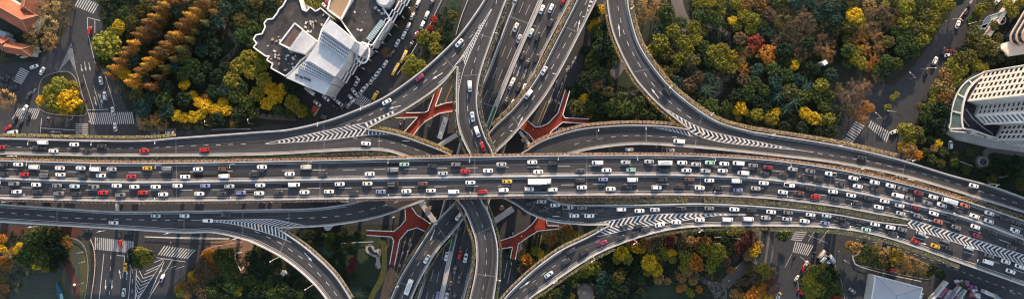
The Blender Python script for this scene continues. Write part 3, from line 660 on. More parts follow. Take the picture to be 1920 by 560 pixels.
# ------------------------------------------------------------------ clipped hedges and flower boxes along the decks
def leafquads(mb, c, n, r, size, rng, flat=0.35):
    for _ in range(n):
        p = Vector((c[0] + rng.uniform(-r[0], r[0]), c[1] + rng.uniform(-r[1], r[1]), c[2] + rng.uniform(-r[2], r[2])))
        a = Vector((rng.gauss(0, 1), rng.gauss(0, 1), rng.gauss(0, 1) * flat)).normalized(); b = a.cross(Vector((rng.gauss(0, 1), rng.gauss(0, 1), rng.gauss(0, 1)))).normalized()
        s = size * rng.uniform(.6, 1.3)
        mb.poly([p - a * s - b * s * .6, p + a * s - b * s * .6, p + a * s + b * s * .6, p - a * s + b * s * .6])
def hedge(pts, zf, off, w, col, label, boxes=False, dens=5.0, flat=0.5, h=0.55, bcol=None, dz=0.0):
    rng = random.Random(hash(label) % 1000 if False else len(label) * 7 + int(pts[0][0]))
    q = [P(*p, zf(*p)) for p in cr(pts, 4)]
    root = empty('flower_box_row' if boxes else 'hedge', q[len(q) // 2]); tag(root, label, 'hedge')
    L = [0]
    for a, b in zip(q, q[1:]): L.append(L[-1] + (b - a).length)
    tot = L[-1]; pos = []
    step = 2.0 if boxes else 0.5; s = 0.0; j = 0
    line3 = []
    while s < tot:
        while j < len(L) - 2 and L[j + 1] < s: j += 1
        d = (q[j + 1] - q[j]).normalized(); u = Vector((-d.y, d.x, 0)).normalized()
        pos.append((q[j].lerp(q[j + 1], (s - L[j]) / (L[j + 1] - L[j])) + u * off, d, u)); s += step
    b = MB(); b.sweep([p[0] + Vector((0, 0, dz)) for p in pos], w * 0.95, 0.55, z0=-0.25); put(b, root, 'planter_box', PLANTER)
    f = MB()
    for p, d, u in pos:
        nn = int(dens * (5 if boxes else 1))
        for _ in range(nn):
            c = p + d * rng.uniform(-.55, .55) * (1 if boxes else .6) + u * rng.uniform(-.5, .5) * w + Vector((0, 0, dz + .35 + rng.uniform(0, h)))
            leafquads(f, c, 1, (0, 0, 0), 0.26, rng, flat)
    o = put(f, root, 'foliage', HEDGEM); o.color = (*col, 1)
    return root
YG = (0.22, 0.19, 0.045); GR = (0.05, 0.085, 0.025); OR = (0.30, 0.13, 0.05); DG = (0.028, 0.055, 0.024); OL = (0.16, 0.13, 0.04)
hedge([(-40, 256), (0, 257), (240, 262), (330, 257)], zA, 1.2, 1.5, YG, 'yellow green clipped hedge on the outer edge of the upper left ramp')
hedge([(-40, 289), (0, 290), (240, 294), (480, 292), (600, 286), (668, 283), (720, 284), (757, 294)], zB, -1.2, 1.4, GR, 'green hedge in the slot between the upper left ramp and the expressway')
hedge([(692, 240), (722, 223), (752, 210), (800, 180), (832, 154), (856, 126)], zA, -0.9, 1.0, OL, 'olive hedge on the inner edge of the ramp above the red footbridge')
hedge([(692, 243), (722, 245), (760, 255), (810, 273), (848, 290)], zB, 1.0, 1.6, (0.30, .23, .04), 'yellow flowering hedge along the ramp that dives under the expressway', dens=6)
hedge([(970, -30), (951, 0), (926, 67), (903, 135), (896, 177), (898, 215), (911, 257), (924, 288)], zA, 1.2, 1.8, DG, 'dark green hedge on the right edge of the curved north to south deck')
hedge([(853, 130), (854, 170), (856, 225), (866, 262), (879, 293)], zA, -0.9, 0.9, DG, 'thin dark hedge on the left edge of the curved north to south deck')
hedge([(856, 376), (869, 396), (881, 424), (891, 456), (891, 502), (879, 560), (868, 596)], zA, -1.0, 1.1, OL, 'olive hedge on the left edge of the deck below the expressway')
hedge([(904, 372), (916, 396), (925, 422), (934, 460), (934, 507), (927, 560), (920, 596)], zA, 1.0, 1.0, GR, 'green hedge on the right edge of the deck below the expressway')
hedge([(1099, -30), (1080, 2), (1044, 74), (1009, 141), (984, 177), (958, 207), (925, 240)], zR2, -1.3, 2.0, OL, 'olive hedge between the slanting ramp and the sunken carriageway')
hedge([(814, 419), (777, 475), (750, 520), (731, 560), (716, 596)], zR2, -1.0, .9, OL, 'thin olive hedge on the outer edge of the lower slanting ramp')
hedge([(862, 424), (822, 470), (792, 520), (774, 560)], zR2, 1.0, .9, GR, 'thin green hedge between the lower slanting ramp and the carriageway')
hedge([(1138, -30), (1137, 0), (1144, 50), (1159, 92), (1184, 141), (1208, 171), (1240, 204), (1286, 242)], zF, -0.9, 0.9, (0.34, .20, .05), 'golden brown hedge on the left edge of the single ramp')
hedge([(1178, -30), (1178, 0), (1184, 35), (1201, 87), (1237, 140), (1276, 180), (1341, 225), (1400, 243), (1440, 250), (1565, 270), (1680, 296)], zF, 1.3, 1.9, (0.27, .20, .05), 'golden hedge between the single ramp and the wooded park')
hedge([(992, 279), (1022, 261), (1085, 241), (1150, 234), (1200, 233), (1250, 235), (1284, 240)], zC, 1.1, 1.5, OR, 'orange flower boxes on the outer edge of the arching ramp', boxes=True, dens=2)
hedge([(-40, 300), (0, 299), (240, 304), (480, 301), (720, 296), (960, 291), (1200, 289), (1320, 291), (1440, 298), (1560, 314), (1680, 339), (1800, 372)], zM, 0.45, 0.8, OR, 'orange flower boxes all along the upper edge of the expressway', boxes=True, dens=2)
hedge([(-40, 372), (0, 373), (240, 378), (480, 376), (720, 372), (960, 368), (1200, 366), (1320, 367), (1440, 373)], zM, -0.5, .9, (0.28, .12, .07), 'reddish flower boxes along the lower edge of the expressway', boxes=True, dens=2)
hedge([(1030, 370), (1048, 377), (1074, 381), (1200, 381), (1290, 379)], zD, 1.3, 1.9, (0.14, .14, .03), 'olive hedge with yellow flowers between the expressway and the lower ramp', dens=6)
hedge([(1320, 379), (1440, 384), (1560, 396), (1640, 410), (1696, 418)], zD, 0.9, 1.9, (0.12, .14, .04), 'green hedge tapering to the nose where the lower ramp joins', dens=6)
hedge([(1444, 424), (1560, 428), (1660, 446), (1740, 472), (1800, 495)], zE, -1.3, 1.9, (0.20, .20, .05), 'yellow green hedge on the outer edge above the lower junction')
hedge([(1210, 442), (1250, 433), (1300, 427), (1370, 425), (1440, 424)], zE, -1.1, 1.0, OL, 'thin olive hedge on the outer edge above the autumn park')
hedge([(965, 596), (993, 561), (1026, 539), (1061, 514), (1111, 482), (1150, 463)], zE, -1.0, 1.2, (0.20, .18, .05), 'olive hedge on the lower edge of the rising ramp')
hedge([(918, 594), (949, 552), (991, 511), (1029, 481), (1059, 462), (1099, 443), (1138, 422)], zE, 0.8, 1.0, (0.16, .18, .09), 'pale flower boxes on the upper edge of the rising ramp', boxes=True, dens=2.5)
hedge([(525, 427), (558, 449), (593, 477), (631, 515), (660, 559)], zG, 0.7, .9, (0.14, .17, .09), 'pale flower boxes on the inner edge of the lower left ramp', boxes=True, dens=2.5)
hedge([(1500, 300), (1600, 312), (1680, 328), (1767, 352), (1830, 372)], zC, -1.5, 1.6, (0.30, .19, .05), 'golden hedge in the slot above the curving expressway')
hedge([(1834, 374), (1880, 389), (1940, 408)], zC, -1.5, 2.2, (0.06, .09, .03), 'dark green hedge in the slot at the right picture edge')

# ------------------------------------------------------------------ red footbridges
def footbridge(pts, label, open_edges):
    z = 5.0; root = empty('footbridge', P(*pts[0], 0)); tag(root, label, 'footbridge')
    m = MB(); m.prism([P(x, y, z) for x, y in pts], z - .5, z); put(m, root, 'walkway', REDDECK)
    r = MB(); n = len(pts)
    for i in range(n):
        if i in open_edges: continue
        r.sweep([P(*pts[i], z), P(*pts[(i + 1) % n], z)], 0.35, 1.0, z0=.005)
    put(r, root, 'railing', WHITE)
    for i in range(0, n, 3):
        c = P(*[(pts[i][k] * 2 + pts[(i + 5) % n][k]) / 3 for k in (0, 1)], z); s = MB()
        s.tube([(c.x, c.y, 0), (c.x, c.y, z - .5)], [.35, .35], 8); put(s, root, 'column', CONC)
footbridge([(862, 190), (837, 193), (816, 200), (832, 157), (820, 161), (806, 199), (803, 208), (796, 211), (735, 212), (735, 221), (783, 220), (754, 252), (772, 258), (785, 240), (797, 228), (823, 213), (862, 206)],
           'bright red pedestrian bridge forking four ways above left of the expressway', (3, 8, 11, 16))
footbridge([(1060, 168), (1068, 171), (1055, 215), (1059, 221), (1104, 223), (1104, 232), (1055, 229), (1033, 247), (1028, 255), (1027, 266), (1010, 276), (992, 252), (975, 240), (989, 226), (1003, 238), (1015, 237), (1027, 232), (1046, 212)],
           'red pedestrian bridge beside the ramp and the yellow dotted tree, above right of centre', (0, 4, 9, 12))
footbridge([(760, 392), (761, 411), (752, 422), (739, 433), (688, 431), (688, 440), (734, 443), (739, 450), (731, 494), (740, 496), (750, 448), (765, 431), (782, 426), (797, 433), (812, 422), (795, 410), (782, 402), (772, 388)],
           'red and purple pedestrian bridge beside the pond lawn, below left of centre', (17, 4, 8, 13))
footbridge([(930, 453), (963, 442), (984, 431), (999, 418), (1010, 402), (1024, 408), (1026, 422), (1048, 423), (1048, 428), (1009, 432), (991, 443), (972, 456), (966, 485), (957, 483), (961, 462), (930, 467)],
           'dark red pedestrian bridge among orange shrubs, below right of centre', (15, 4, 7, 12))
def beam(a, b, wm, z, label, h=1.6, m=CONC, name='cross_beam'):
    root = empty(name, P((a[0] + b[0]) / 2, (a[1] + b[1]) / 2, 0)); tag(root, label, 'beam')
    x = MB(); x.sweep([P(*a, z), P(*b, z)], wm, h, z0=-h); put(x, root, 'beam', m)
    for t in (.15, .85):
        c = P(lerp(a[0], b[0], t), lerp(a[1], b[1], t), z); y = MB(); y.box((c.x, c.y, 0), (1.4, 1.4, z - h)); put(y, root, 'column', m)
beam((818, 276), (868, 245), 2.2, 9.5, 'grey concrete cross beam beside the white bus under the decks')
beam((788, 378), (816, 418), 2.4, 9.5, 'grey concrete cross beam beside the red and purple footbridge')
beam((924, 416), (962, 391), 2.8, 9.5, 'grey concrete cross beam right of the deck under the expressway')
beam((974, 246), (1003, 284), 1.4, 9.5, 'thin concrete cross beam left of the red footbridge near the arching ramp')
for (x, y, lb) in ((803, 391, 'small tan cap on the pier beside the grey cross beam lower left'), (941, 390, 'small tan cap on the pier beside the grey cross beam lower right'), (982, 262, 'small pale cap on the pier above the arching ramp')):
    root = empty('pier_cap', P(x, y, 0)); tag(root, lb, 'pier'); c = P(x, y, 10.2)
    b = MB(); b.box((c.x, c.y, 9.2), (2.4, 1.8, 1.0), .5); put(b, root, 'cap', TANPAVE)
    b = MB(); b.tube([(c.x, c.y, 0), (c.x, c.y, 9.2)], [.8, .8], 10); put(b, root, 'column', CONC)
# impact cushions at the ramp noses
for (x, y, zf, an, lb) in ((489, 423, zG, 0, 'yellow impact cushion on the hatching of the lower left split'), (1313, 249, zF, -20, 'orange impact cushion on the hatching of the upper right split'), (867, 108, zA, 60, 'orange impact cushion on the hatching of the upper left split')):
    p = P(x, y, zf(x, y)); root = empty('impact_cushion', p, math.radians(an)); root.scale = (.7, .7, .7); tag(root, lb, 'road barrier')
    for k in range(3):
        t = MB(); t.tube([(k * .85 - .85, 0, .06), (k * .85 - .85, 0, 1.0), (k * .85 - .85, 0, 1.1)], [.45, .42, .3], 10)
        o = t.build('drum', mat('yellow_plastic', (0.75, 0.38, 0.03), .5), root)
    t = MB(); t.box((0, 0, .55), (2.7, 1.0, .15)); t.build('band', WHITE, root)

# ------------------------------------------------------------------ hotel
def prismP(root, name, pts, z0, z1, m, par=None, pz=None):
    b = MB(); b.prism([P(x, y, z1 if pz is None else pz) for x, y in pts], z0, z1); return put(b, root, name, m)
def cornice(root, pts, z, w=.8, h=1.1, m=WHITE, closed=True, name='parapet'):
    b = MB(); q = pts + ([pts[0]] if closed else [])
    for a, c in zip(q, q[1:]): b.sweep([P(*a, z), P(*c, z)], w, h, z0=-.3)
    return put(b, root, name, m)
H = empty('hotel', P(610, 90, 0)); tag(H, 'large hotel with dark flat roofs, stepped white roof slabs and zigzag white parapets', 'building')
wing = [(531, 12), (541, -6), (560, -8), (568, 19), (575, 22), (582, 14), (592, 22), (602, 16), (619, 31), (604, 56), (598, 76), (588, 96), (564, 114), (552, 130), (536, 143), (509, 128), (512, 120), (501, 113), (506, 105), (499, 106), (476, 89), (482, 82), (476, 74), (481, 66), (492, 64), (498, 52), (496, 44), (502, 37), (512, 36), (520, 26), (524, 18)]
prismP(H, 'west_wing', wing, 0, 14, PALE); 
o = prismP(H, 'flat_roof', wing, 14.01, 14.2, DROOF); cornice(H, wing, 14.2, w=.55)
o = prismP(H, 'tan_roof', [(620, -2), (634, -22), (668, -22), (655, 8), (640, 37), (615, 19)], 0, 15, TROOF); cornice(H, [(620, -2), (634, -22), (668, -22), (655, 8), (640, 37), (615, 19)], 15)
ew = [(640, 38), (658, 8), (675, -18), (700, -14), (732, 36), (722, 50), (699, 85), (670, 80), (652, 56)]
prismP(H, 'east_wing', ew, 0, 13, PALE); prismP(H, 'flat_roof', ew, 13.01, 13.2, DROOF); cornice(H, ew, 13.2, w=.6)
# stepped white slabs with rows of small windows in the risers
def slab(root, q, z0, z1): prismP(root, 'roof_slab', q, z0, z1, WROOF)
slab(H, [(619, 37), (666, 77), (657, 93), (604, 56)], 0, 27)
slab(H, [(604, 57), (655, 92), (650, 113), (598, 76)], 0, 25.2)
slab(H, [(598, 77), (651, 114), (628, 144), (574, 111)], 0, 23.5)
slab(H, [(574, 112), (628, 145), (621, 157), (558, 126)], 0, 21.7)
slab(H, [(558, 127), (621, 158), (609, 178), (536, 146)], 0, 20)
slab(H, [(655, 70), (690, 88), (676, 106), (652, 92)], 0, 17)
def winrows(root, a, b, c, d, n, rows, z):      # small dark roof windows in rows between ab and dc
    for r in range(rows):
        w = MB(); t = (r + .5) / rows
        p0 = (lerp(a[0], d[0], t), lerp(a[1], d[1], t)); p1 = (lerp(b[0], c[0], t), lerp(b[1], c[1], t))
        for k in range(n):
            s = (k + .5) / n; p = P(lerp(p0[0], p1[0], s), lerp(p0[1], p1[1], s), z); w.box((p.x, p.y, z - .1), (.42, .6, .3), math.atan2(-(b[1] - a[1]), b[0] - a[0]))
        put(w, root, 'window_row', GLASS)
winrows(H, (604, 58), (655, 93), (650, 112), (598, 75), 17, 3, 25.2)
winrows(H, (573, 113), (627, 146), (621, 156), (559, 126), 19, 3, 21.7)
for x, y in ((557, 141), (565, 145), (573, 147), (580, 150)):
    w = MB(); p = P(x, y, 20); w.box((p.x, p.y, 19.9), (1.6, .8, .7), -.5); put(w, H, 'roof_light', DROOF)
# roof box with its own white rim and corrugated white half
bx = [(553, 45), (569, 60), (548, 92), (524, 82)]
bx = [(553, 44), (596, 78), (571, 103), (524, 82)]
prismP(H, 'plant_room', bx, 14.2, 18, PALE)
prismP(H, 'plant_roof', [(554, 46), (570, 59), (548, 91), (527, 81)], 18.01, 18.1, mat('rusty_roof', (.11, .075, .06), .9, [(.3, .5), (2, .4)]))
w = MB()
for k in range(14):
    t = k / 14; a = (lerp(566, 540, t), lerp(58, 94, t)); b_ = (lerp(594, 572, t), lerp(78, 102, t))
    w.sweep([P(*a, 18.4), P(*b_, 18.4)], .55, .3)
put(w, H, 'ribbed_roof', WROOF); prismP(H, 'ribbed_base', [(567, 57), (595, 78), (571, 103), (540, 94)], 18.02, 18.3, WROOF)
cornice(H, [(553, 44), (569, 57), (546, 93), (524, 82)], 18.1, w=.6, h=.8)
# roof plant and clutter
rng = random.Random(3)
for i in range(60):
    x, y = (rng.uniform(570, 588), rng.uniform(40, 62)) if i < 20 else (rng.uniform(508, 556), rng.uniform(96, 132)) if i < 44 else rng.choice([(rng.uniform(500, 545), rng.uniform(50, 90)), (rng.uniform(660, 690), rng.uniform(20, 60)), (rng.uniform(590, 610), rng.uniform(28, 50))])
    p = P(x, y, 14.2); w = MB(); s = rng.uniform(.25, .9); w.box((p.x, p.y, 14.2), (s * 1.6, s, s * .6), rng.random() * 3); put(w, H, 'roof_unit', rng.choice([WROOF, TROOF, CONC, PALE]))
for i in range(8):
    x, y = rng.uniform(700, 722), rng.uniform(-4, 30); p = P(x, y, 13.2); w = MB(); w.box((p.x, p.y, 13.2), (1.6, 1.0, .9), rng.random() * 3); put(w, H, 'roof_unit', rng.choice([WROOF, CONC]))
w = MB(); w.sweep([P(719, 40, 13.2), P(691, 76, 13.2)], 2.6, 1.2); put(w, H, 'skylight', mat('blue_green_glazing', (.22, .34, .36), .3, (1, .2)))
w = MB()
for k in range(12): a = P(lerp(719, 691, (k + .5) / 12), lerp(40, 76, (k + .5) / 12), 14.42); w.box((a.x, a.y, 14.42), (.16, 2.7, .1), .9)
put(w, H, 'skylight_bars', WHITE)
# stepped street front: three white stringcourses following a zigzag
zz = []
for k in range(10):
    for t_, s_ in ((k / 10, -1.6), ((k + 1) / 10, 1.6)): zz.append((lerp(767, 641, t_) + s_ * .8, lerp(-10, 151, t_) + s_ * .6))
for off, z in ((-1.2, 13.6), (0.4, 12.6), (2.0, 11.6)):
    w = MB(); w.sweep([P(x, y, z) + Vector((off * .8, -off * .6, 0)) for x, y in zz], .5, .5); put(w, H, 'stringcourse', WHITE)
fr = zz + [(640, 138), (655, 116), (678, 92), (699, 84), (722, 50), (734, 33), (748, -12)]
prismP(H, 'street_front', fr, 0, 10.5, mat('grey_flat_roof', (.13, .13, .135), .9, (.5, .3)))
w = MB(); c = P(678, 98, 17)
w.tube([(c.x + 3.2 * math.cos(t / 16 * 6.283), c.y + 5 * math.sin(t / 16 * 6.283), 14.5) for t in range(17)], [.5] * 17, 6); put(w, H, 'oval_rim', WHITE)
for i in range(2, len(zz) - 1, 2):
    w = MB(); p = P(*zz[i], 5) + Vector((3.8, -2.6, 0)); w.box((p.x, p.y, 0), (.5, .5, 5.0), .8); put(w, H, 'column', WHITE)
for k in range(7):
    i = 3 + k * 2; p = P(*zz[i], 5) + Vector((2.6, -1.2, 0)); w = MB(); w.box((p.x, p.y, 2), (.2, 1.8, 3), .8); put(w, H, 'window', GLASS)
P2 = empty('office_block', P(710, -10, 0)); tag(P2, 'corner of a white curved roof at the top edge behind the hotel', 'building')
prismP(P2, 'wall', [(694, -30), (700, -8), (708, 8), (716, 13), (726, 12), (735, 2), (745, -30)], 0, 16, PALE); prismP(P2, 'roof', [(697, -30), (703, -8), (710, 6), (717, 10), (725, 9), (732, 1), (741, -30)], 16.01, 16.5, WROOF)

# ------------------------------------------------------------------ tiled houses, top left
def house(label, a, b, hw, wh, rh, hip=(2.5, 2.5), extra=()):
    a, b = P(*a, wh), P(*b, wh); a.z = b.z = 0; d = (b - a).normalized(); u = Vector((-d.y, d.x, 0)); c = (a + b) / 2; L = (b - a).length / 2
    root = empty('tiled_house', c, math.atan2(d.y, d.x)); tag(root, label, 'house')
    m = MB(); m.box((0, 0, 0), (L * 2 - .6, hw * 2 - .6, wh)); m.build('wall', CREAM, root)
    e = wh - .15; r0, r1 = -L + hip[0], L - hip[1]
    cs = [Vector((-L, -hw, e)), Vector((L, -hw, e)), Vector((L, hw, e)), Vector((-L, hw, e))]; R0, R1 = Vector((r0, 0, wh + rh)), Vector((r1, 0, wh + rh))
    m = MB(); m.poly([cs[0], cs[1], R1, R0]); m.poly([cs[2], cs[3], R0, R1]); m.poly([cs[1], cs[2], R1]); m.poly([cs[3], cs[0], R0])
    m.poly([c_ - Vector((0, 0, .2)) for c_ in cs[::-1]])
    for i in range(4): j = (i + 1) % 4; m.poly([cs[i] - Vector((0, 0, .2)), cs[j] - Vector((0, 0, .2)), cs[j], cs[i]])
    rf = m.build('roof', TILE, root)
    m = MB(); up = Vector((0, 0, .1)); m.bar(R0 + up, R1 + up, .3, .25)
    for p, q in ((cs[0], R0), (cs[3], R0), (cs[1], R1), (cs[2], R1)): m.bar(p + up, q + up, .22, .2)
    m.build('ridge_tiles', mat('pale_ridge', (.45, .28, .18), .8), rf)
    for s in (-1, 1):
        for k in range(int(L)):
            x = -L + 1.2 + k * 2
            if x > L - 1: break
            w = MB(); w.box((x, s * (hw - .28), 1.2), (1, .1, 1.3)); w.build('window', GLASS, root)
    return root
house('long orange tiled hip roof house cut by the left picture edge', (-20, 0), (62, 46), 5.2, 7, 3.6, (0, 3.5))
house('short orange tiled wing with a white verge joining the long roof', (60, -12), (50, 24), 4.2, 7.2, 3.0, (1, 2.5))
house('small bright orange tiled house at the left edge above the street', (-16, 68), (12, 84), 3.6, 5, 2.6, (0, .5))
house('orange and red tiled corner house with white gable wall beside the zebra crossing', (12, 88), (61, 96), 2.9, 5, 2.6, (.4, 4))
root = empty('lean_to_shed', P(43, 45, 0), -.55); tag(root, 'flat blue grey shed roof between the two rows of tiled houses', 'shed')
m = MB(); m.box((0, 0, 0), (3.8, 1.8, 2.4)); m.build('wall', CONC, root); m = MB(); m.box((0, 0, 2.41), (4.2, 2.1, .15)); m.build('roof', mat('blue_grey_sheet', (.22, .27, .36), .5, (1, .1)), root)
root = empty('lean_to_shed', P(19, 68, 0), -.5); tag(root, 'small blue grey roof box beside the bright orange roof', 'shed')
m = MB(); m.box((0, 0, 0), (3.2, 2.6, 5.5)); m.build('wall', CONC, root); m = MB(); m.box((0, 0, 5.51), (3.5, 2.9, .15)); m.build('roof', mat('blue_grey_sheet', (.3, .35, .45), .5), root)
for k, (a, b_, lb) in enumerate((((8, 60), (28, 76), 'pale wall line behind the bright orange tiled house'), ((36, 104), (64, 94), 'pinkish wall in front of the corner house roof'), ((44, 109), (78, 97), 'second pinkish wall closer to the street corner'), ((44, 86), (68, 92), 'pale curved wall behind the corner house'))):
    root = empty('garden_wall', P(*a, 0)); tag(root, lb, 'wall'); m = MB(); m.sweep([P(*a, 0), P(*b_, 0)], .5, 2.2); put(m, root, 'wall', PINK if k in (1, 2) else PALE); m = MB(); m.sweep([P(*a, 0), P(*b_, 0)], .7, .15, z0=2.21); put(m, root, 'coping', CONC)

# ------------------------------------------------------------------ apartment tower, right
T = empty('apartment_tower', P(1880, 200, 0)); tag(T, 'tall cream apartment tower with glazed curved podium leaning past the right edge', 'building')
def facade(root, a, b, z0, z1, m, wm, floor=3.1, bay=2.6, rec=.35, ww=.62, wh=.6, first=None, deep=None, winlist=None):
    """wall between two ground points with recessed-looking framed windows: piers and floor bands stand proud of dark glass"""
    a, b = Vector((a.x, a.y, 0)), Vector((b.x, b.y, 0)); d = (b - a); L = d.length; d.normalize(); u = Vector((d.y, -d.x, 0))
    nb = max(1, round(L / bay)); bw = L / nb; nf = int((z1 - z0) / floor)
    fr = MB()
    for k in range(nb + 1):
        p = a + d * bw * k; fr.box((p.x, p.y, z0), (bw * (1 - ww), rec * 2, z1 - z0), math.atan2(d.y, d.x))
    for j in range(nf + 1):
        z = z0 + j * floor; c = (a + b) / 2; fr.box((c.x, c.y, z), (L, rec * 2 - .05, floor * (1 - wh)), math.atan2(d.y, d.x))
    put(fr, root, 'facade_frame', m)
    gl = []
    for j in range(nf):
        for k in range(nb):
            gl.append((a + d * bw * (k + .5), z0 + floor * (j + 1 - wh), bw * ww, floor * wh, math.atan2(d.y, d.x)))
    winlist.extend([(g, wm) for g in gl])
gw = lambda x, y: P(x, y, 0)
fp = [(1828, 139), (1801, 190), (1822, 199), (1816, 217), (1830, 232), (1866, 236), (1852, 262), (1880, 270), (2010, 300), (2010, 110)]
ZT = 96
m = MB(); m.prism([gw(*p) for p in fp], 0, ZT); put(m, T, 'wall', PALE)
for k in range(2):
    m = MB(); m.prism([gw(*p) for p in fp], ZT + .01, ZT + .4); put(m, T, 'roof', DROOF); break
wl = []
def fac(i, j, m, **kw): facade(T, gw(*fp[i]), gw(*fp[j]), 6, ZT, m, GLASS, winlist=wl, **kw)
facade(T, gw(*fp[0]), gw(*fp[1]), 6, ZT, CREAM, GLASS, bay=3.0, ww=.62, wh=.62, winlist=wl)
facade(T, gw(2010, 110), gw(*fp[0]), 6, ZT, CREAM, GLASS, bay=3.2, winlist=[])
facade(T, gw(*fp[2]), gw(*fp[3]), 6, ZT, PALE, GLASS, bay=2.6, ww=.7, wh=.45, winlist=wl)
facade(T, gw(*fp[3]), gw(*fp[4]), 6, ZT, WHITE, GLASS, bay=5.0, ww=.8, wh=.55, rec=.6, winlist=wl)
facade(T, gw(*fp[5]), gw(*fp[6]), 6, ZT, WHITE, GLASS, bay=3.2, ww=.6, wh=.62, winlist=wl)
facade(T, gw(*fp[6]), gw(*fp[7]), 6, ZT, PALE, GLASS, bay=3.4, winlist=wl)
wl.sort(key=lambda g: g[0][1])
REST = MB()
for i, (g_, wm) in enumerate(wl):
    p, z, bw, bh, an = g_
    if i < 96:
        q = MB(); q.box((0, 0, 0), (bw * 1.02, .3, bh)); o = q.build('window', GLASS, T); o.location = p + Vector((0, 0, z)) - T.location; o.rotation_euler.z = an
    else: REST.box((p.x, p.y, z), (bw * 1.02, .3, bh), an)
tag(put(REST, T, 'window', GLASS), kind='stuff')
# glazed curved podium
pod_o = [(1828, 138), (1800, 152), (1784, 167), (1773, 188), (1767, 212), (1765, 232), (1765, 245), (1800, 250), (1862, 266), (1930, 276), (1990, 282)]
pod_i = [(1828, 142), (1808, 158), (1797, 172), (1790, 190), (1786, 212), (1786, 232), (1788, 241), (1806, 245), (1854, 260), (1930, 270), (1990, 276)]
m = MB(); rows = []
for a, b_ in zip(cr(pod_o, 5), resample(cr(pod_i, 5), len(cr(pod_o, 5)))):
    a, b_ = gw(*a), gw(*b_); up = Vector((0, 0, 7)); rows.append([a, a + up, b_ + up, b_])
m.grid(rows, closed=True); m.poly(rows[0]); put(m, T, 'podium_glazing', GREENGLASS)
m = MB(); q = cr(pod_o, 5)
for z in (3.3, 7.0): m.sweep([gw(*p) + Vector((0, 0, z)) for p in q], .5, .45)
m.sweep([gw(*p) + Vector((0, 0, 7.0)) for p in cr(pod_i, 5)], .9, .6)
for a, b_ in zip(resample(q, 12), resample(cr(pod_i, 5), 12)): m.bar(gw(*a) + Vector((0, 0, 7.25)), gw(*b_) + Vector((0, 0, 7.25)), .7, .4)
for a in resample(q, 30): c = gw(*a); m.box((c.x, c.y, 0), (.3, .3, 7))
put(m, T, 'podium_frame', CREAM)
m = MB(); m.prism([gw(*p) for p in ((1790, 200), (1802, 193), (1820, 202), (1815, 218), (1830, 234), (1864, 238), (1852, 260), (1806, 244), (1789, 240))], 0, 4.2); put(m, T, 'courtyard_roof', DROOF)
m = MB(); m.sweep([gw(*p) + Vector((0, 0, 4.3)) for p in ((1800, 205), (1812, 222), (1830, 238), (1850, 252))], .5, .4); m.sweep([gw(*p) + Vector((0, 0, 4.3)) for p in ((1794, 222), (1806, 238))], .5, .4); put(m, T, 'roof_pipe', CONC)
m = MB(); m.prism([gw(*p) for p in ((1768, 246), (1800, 251), (1862, 267), (1930, 278), (1990, 284), (1990, 294), (1860, 278), (1790, 262))], 0, 3.4); put(m, T, 'entrance_canopy', CONC)

# balcony tower, top right corner
T2 = empty('apartment_tower', P(1905, 50, 0)); tag(T2, 'apartment tower with rounded pink rimmed balconies in the top right corner', 'building')
def rounded(a, b, hw, n=9):
    a, b = Vector(a), Vector(b); d = (b - a).normalized(); u = Vector((-d.y, d.x)); out = []
    for k in range(n + 1):
        t = math.pi * k / n; out.append(a + u * hw * math.cos(t) - d * hw * math.sin(t))
    out += [b - u * hw, b + u * hw]; return [(p.x, p.y) for p in out]
A0, B0 = P(1886, 76, 0).xy, P(1955, -40, 0).xy
m = MB(); m.prism(rounded(A0, B0, 3.2), 0, 60); put(m, T2, 'wall', GLASS)
for k in range(14):
    z = 8 + k * 4.0; m = MB(); rr = rounded(A0, B0, 4.2); m.prism(rr, z, z + .35); put(m, T2, 'balcony', CREAM)
    m = MB(); m.sweep([Vector((x, y, z + .36)) for x, y in rr] + [Vector((*rr[0], z + .36))], .35, .8); put(m, T2, 'balcony_rail', PINK)
m = MB(); m.prism([P(*p, 8).xy for p in ((1880, 92), (1893, 106), (1990, 90), (1990, -30), (1965, -30), (1915, 60))], 0, 8); put(m, T2, 'podium', CREAM)
for k in range(6):
    p = P(1893 + k * 13, 104 - k * 2, 6); m = MB(); m.box((p.x, p.y - .05, 4.5), (1.4, .5, .9)); put(m, T2, 'window', GLASS)
# pink wall, ring trellis and glazed canopies beside it
r_ = empty('boundary_wall', P(1868, 34, 0)); tag(r_, 'thick salmon pink wall running down from the top edge to the trees', 'wall')
m = MB(); m.sweep([P(x, y, 0) for x, y in ((1897, -12), (1893, 0), (1868, 34), (1844, 70))], 1.4, 4.0); put(m, r_, 'wall', PINK); m = MB(); m.sweep([P(x, y, 0) for x, y in ((1897, -12), (1893, 0), (1868, 34), (1844, 70))], 1.7, .3, z0=4.01); put(m, r_, 'coping', CREAM)
r_ = empty('ring_pergola', P(1877, 37, 0)); tag(r_, 'pink ring shaped pergola beside the salmon wall', 'pergola')
c = P(1877, 37, 3.2); m = MB(); m.tube([(c.x + 2.4 * math.cos(t / 20 * 6.283), c.y + 2.4 * math.sin(t / 20 * 6.283), 3.2) for t in range(21)], [.25] * 21, 6); put(m, r_, 'ring', PINK)
m = MB(); m.bar((c.x - 2.4, c.y + .8, 3.25), (c.x + 2.3, c.y - .5, 3.25), .25); m.bar((c.x - .6, c.y - 2.3, 3.3), (c.x + .2, c.y + 2.3, 3.3), .25); put(m, r_, 'crossbar', PINK)
for t in range(4):
    m = MB(); x, y = c.x + 2.4 * math.cos(t * 1.57 + .6), c.y + 2.4 * math.sin(t * 1.57 + .6); m.tube([(x, y, 0), (x, y, 3.1)], [.12, .12], 6); put(m, r_, 'post', PINK)
